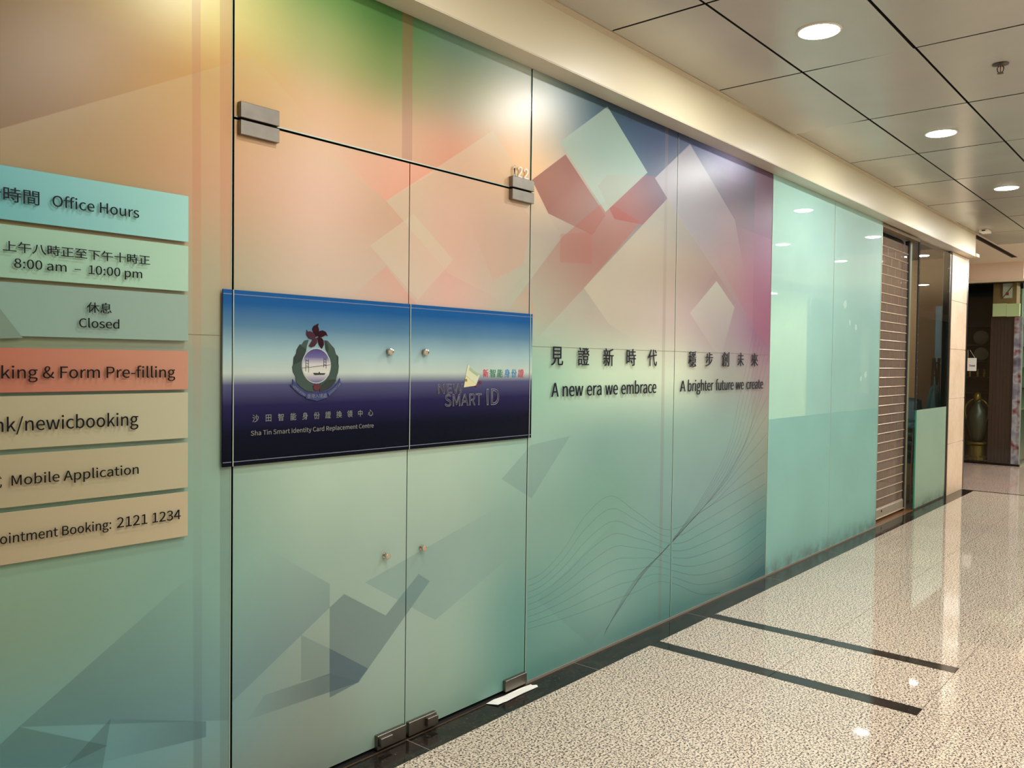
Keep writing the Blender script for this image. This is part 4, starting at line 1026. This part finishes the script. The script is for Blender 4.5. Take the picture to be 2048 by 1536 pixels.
bm = BM(); box(bm, -3.0, -2.9, -4.4, 0.1, 0, 3.3); finish('wall_near', bm, mat('near_wall', (200, 194, 180), 0.6), kind='structure')
bm = BM(); box(bm, 21.5, 22.1, YO-0.01, YO, 0.9, 2.6); vsn = tag(finish('vertical_sign', bm, M_white), 'tall white shop sign on the opposite glass, seen in reflections', 'sign')

# ------------------------------------------------------------------ ceiling fittings
def downlight():
    r = bpy.data.objects.new('downlight', None); r.location = (0, 0, 0); COL.objects.link(r)
    bm = BM(); lathe(bm, (0, 0, 0), [(0.092, -0.001), (0.110, -0.001), (0.112, -0.004), (0.104, -0.009), (0.092, -0.009), (0.090, -0.004)], 32); fixn(bm)
    # open ring: remove the two caps
    for f in [f for f in bm.faces if len(f.verts) > 4]: bm.faces.remove(f)
    finish('trim_ring', bm, M_white, r, smooth=True)
    bm = BM(); lathe(bm, (0, 0, 0), [(0.099, -0.0015), (0.099, -0.0094), (0.095, -0.0105)], 32); fixn(bm)
    finish('lens', bm, M_lens, r)
    return r
proto = downlight()
lab = {(4.25, -0.965): 'glowing round downlight nearest the viewer in the ceiling panels', (6.64, -0.965): 'glowing round downlight, middle of the three visible in the ceiling', (9.02, -0.965): 'glowing round downlight farthest away of the three visible'}
ld_ = bpy.data.lights.new('downlight_beam', 'AREA'); ld_.shape = 'DISK'; ld_.size = 0.17; ld_.energy = LAMP_W; ld_.color = LAMP_COL; ld_.spread = math.radians(180)
ld2_ = ld_.copy(); ld2_.energy = LAMP_W*0.42
ld4_ = ld_.copy(); ld4_.energy = LAMP_W*0.78; ld3_ = ld_.copy(); ld3_.energy = LAMP_W*1.35
for i, (x, y) in enumerate(LIGHTS):
    r = proto if i == 0 else proto.copy()
    if i:
        COL.objects.link(r)
        for ch in list(proto.children):
            c = ch.copy(); COL.objects.link(c); c.parent = r; c.name = ch.name.split('.')[0]
    r.location = (x, y, ZC); r.name = 'downlight'
    rw = {-0.965: 'row nearest the glass', -2.18: 'second row from the glass', -3.40: 'third row added as fill light'}[y]
    tag(r, lab.get((x, y), 'round downlight outside the frame, %s, %s from the near end' % (rw, ['', 'first', 'second', 'third', 'fourth', 'fifth', 'sixth', 'seventh', 'eighth'][sorted(p[0] for p in LIGHTS if p[1] == y).index(x)+1])), 'lamp', 'corridor downlights')
    lo = bpy.data.objects.new('beam', ld4_ if 6 < x < 7 else ld3_ if x > 10 else ld2_ if x > 8 else ld_); lo.location = (0, 0, -0.014); COL.objects.link(lo); lo.parent = r
# sprinkler
spx, spy = 5.343, -1.574
sp = empty('sprinkler', (spx, spy, ZC), 'small dark pendent sprinkler head hanging from the ceiling panel', 'sprinkler')
M_sp = mat('sprinkler_metal', (96, 90, 80), 0.35, metal=0.8)
bm = BM(); lathe(bm, (spx, spy, ZC), [(0.010, 0.0), (0.040, -0.001), (0.042, -0.004), (0.020, -0.010), (0.010, -0.011)], 24); fixn(bm); finish('flange', bm, M_sp, sp)
for s in (-1, 1):
    bm = BM(); tube(bm, [(spx, spy+s*0.008, ZC-0.010), (spx, spy+s*0.016, ZC-0.022), (spx, spy+s*0.014, ZC-0.040), (spx, spy+s*0.004, ZC-0.050)], 0.003, 6); finish('frame_arm', bm, M_sp, sp)
bm = BM(); lathe(bm, (spx, spy, ZC), [(0.006, -0.049), (0.016, -0.051), (0.016, -0.054), (0.005, -0.056)], 16); fixn(bm); finish('deflector', bm, M_sp, sp)
bm = BM(); tube(bm, [(spx, spy, ZC-0.012), (spx, spy, ZC-0.049)], 0.0025, 6); finish('bulb', bm, mat('bulb_red', (120, 40, 30), 0.3), sp)
# small white ceiling sensor
bm = BM(); box(bm, 11.55, 11.75, -0.33, -0.23, ZC-0.035, ZC-0.0005, 0.004); sn = tag(finish('ceiling_sensor', bm, M_white), 'small white boxed sensor on the ceiling near the fascia end', 'sensor')
bm = BM(); box(bm, 11.545, 11.5495, -0.30, -0.26, ZC-0.024, ZC-0.012); finish('sensor_slot', bm, M_rubber, sn)

# torn white paper on the dark border
bm = BM()
A = [(2.846, 0.008), (2.868, -0.046), (2.905, -0.043), (2.93, -0.046), (3.05, -0.044), (3.165, -0.043), (3.175, -0.030), (3.158, -0.012), (3.165, 0.0), (3.08, 0.003), (2.97, 0.006), (2.90, 0.009)]
n = len(A)
top = [bm.verts.new((x, y-0.028, 0.0035+0.004*math.sin(i*1.9)**2)) for i, (x, y) in enumerate(A)]
bot = [bm.verts.new((v.co.x, v.co.y, v.co.z-0.0008)) for v in top]
bm.faces.new(top); bm.faces.new(bot[::-1])
for i in range(n): bm.faces.new((top[i], bot[i], bot[(i+1) % n], top[(i+1) % n]))
fixn(bm); finish('paper_sheet', bm, mat('white_paper', (244, 238, 228), 0.6), label='torn white folded paper lying at the foot of the right door leaf', cat='paper')
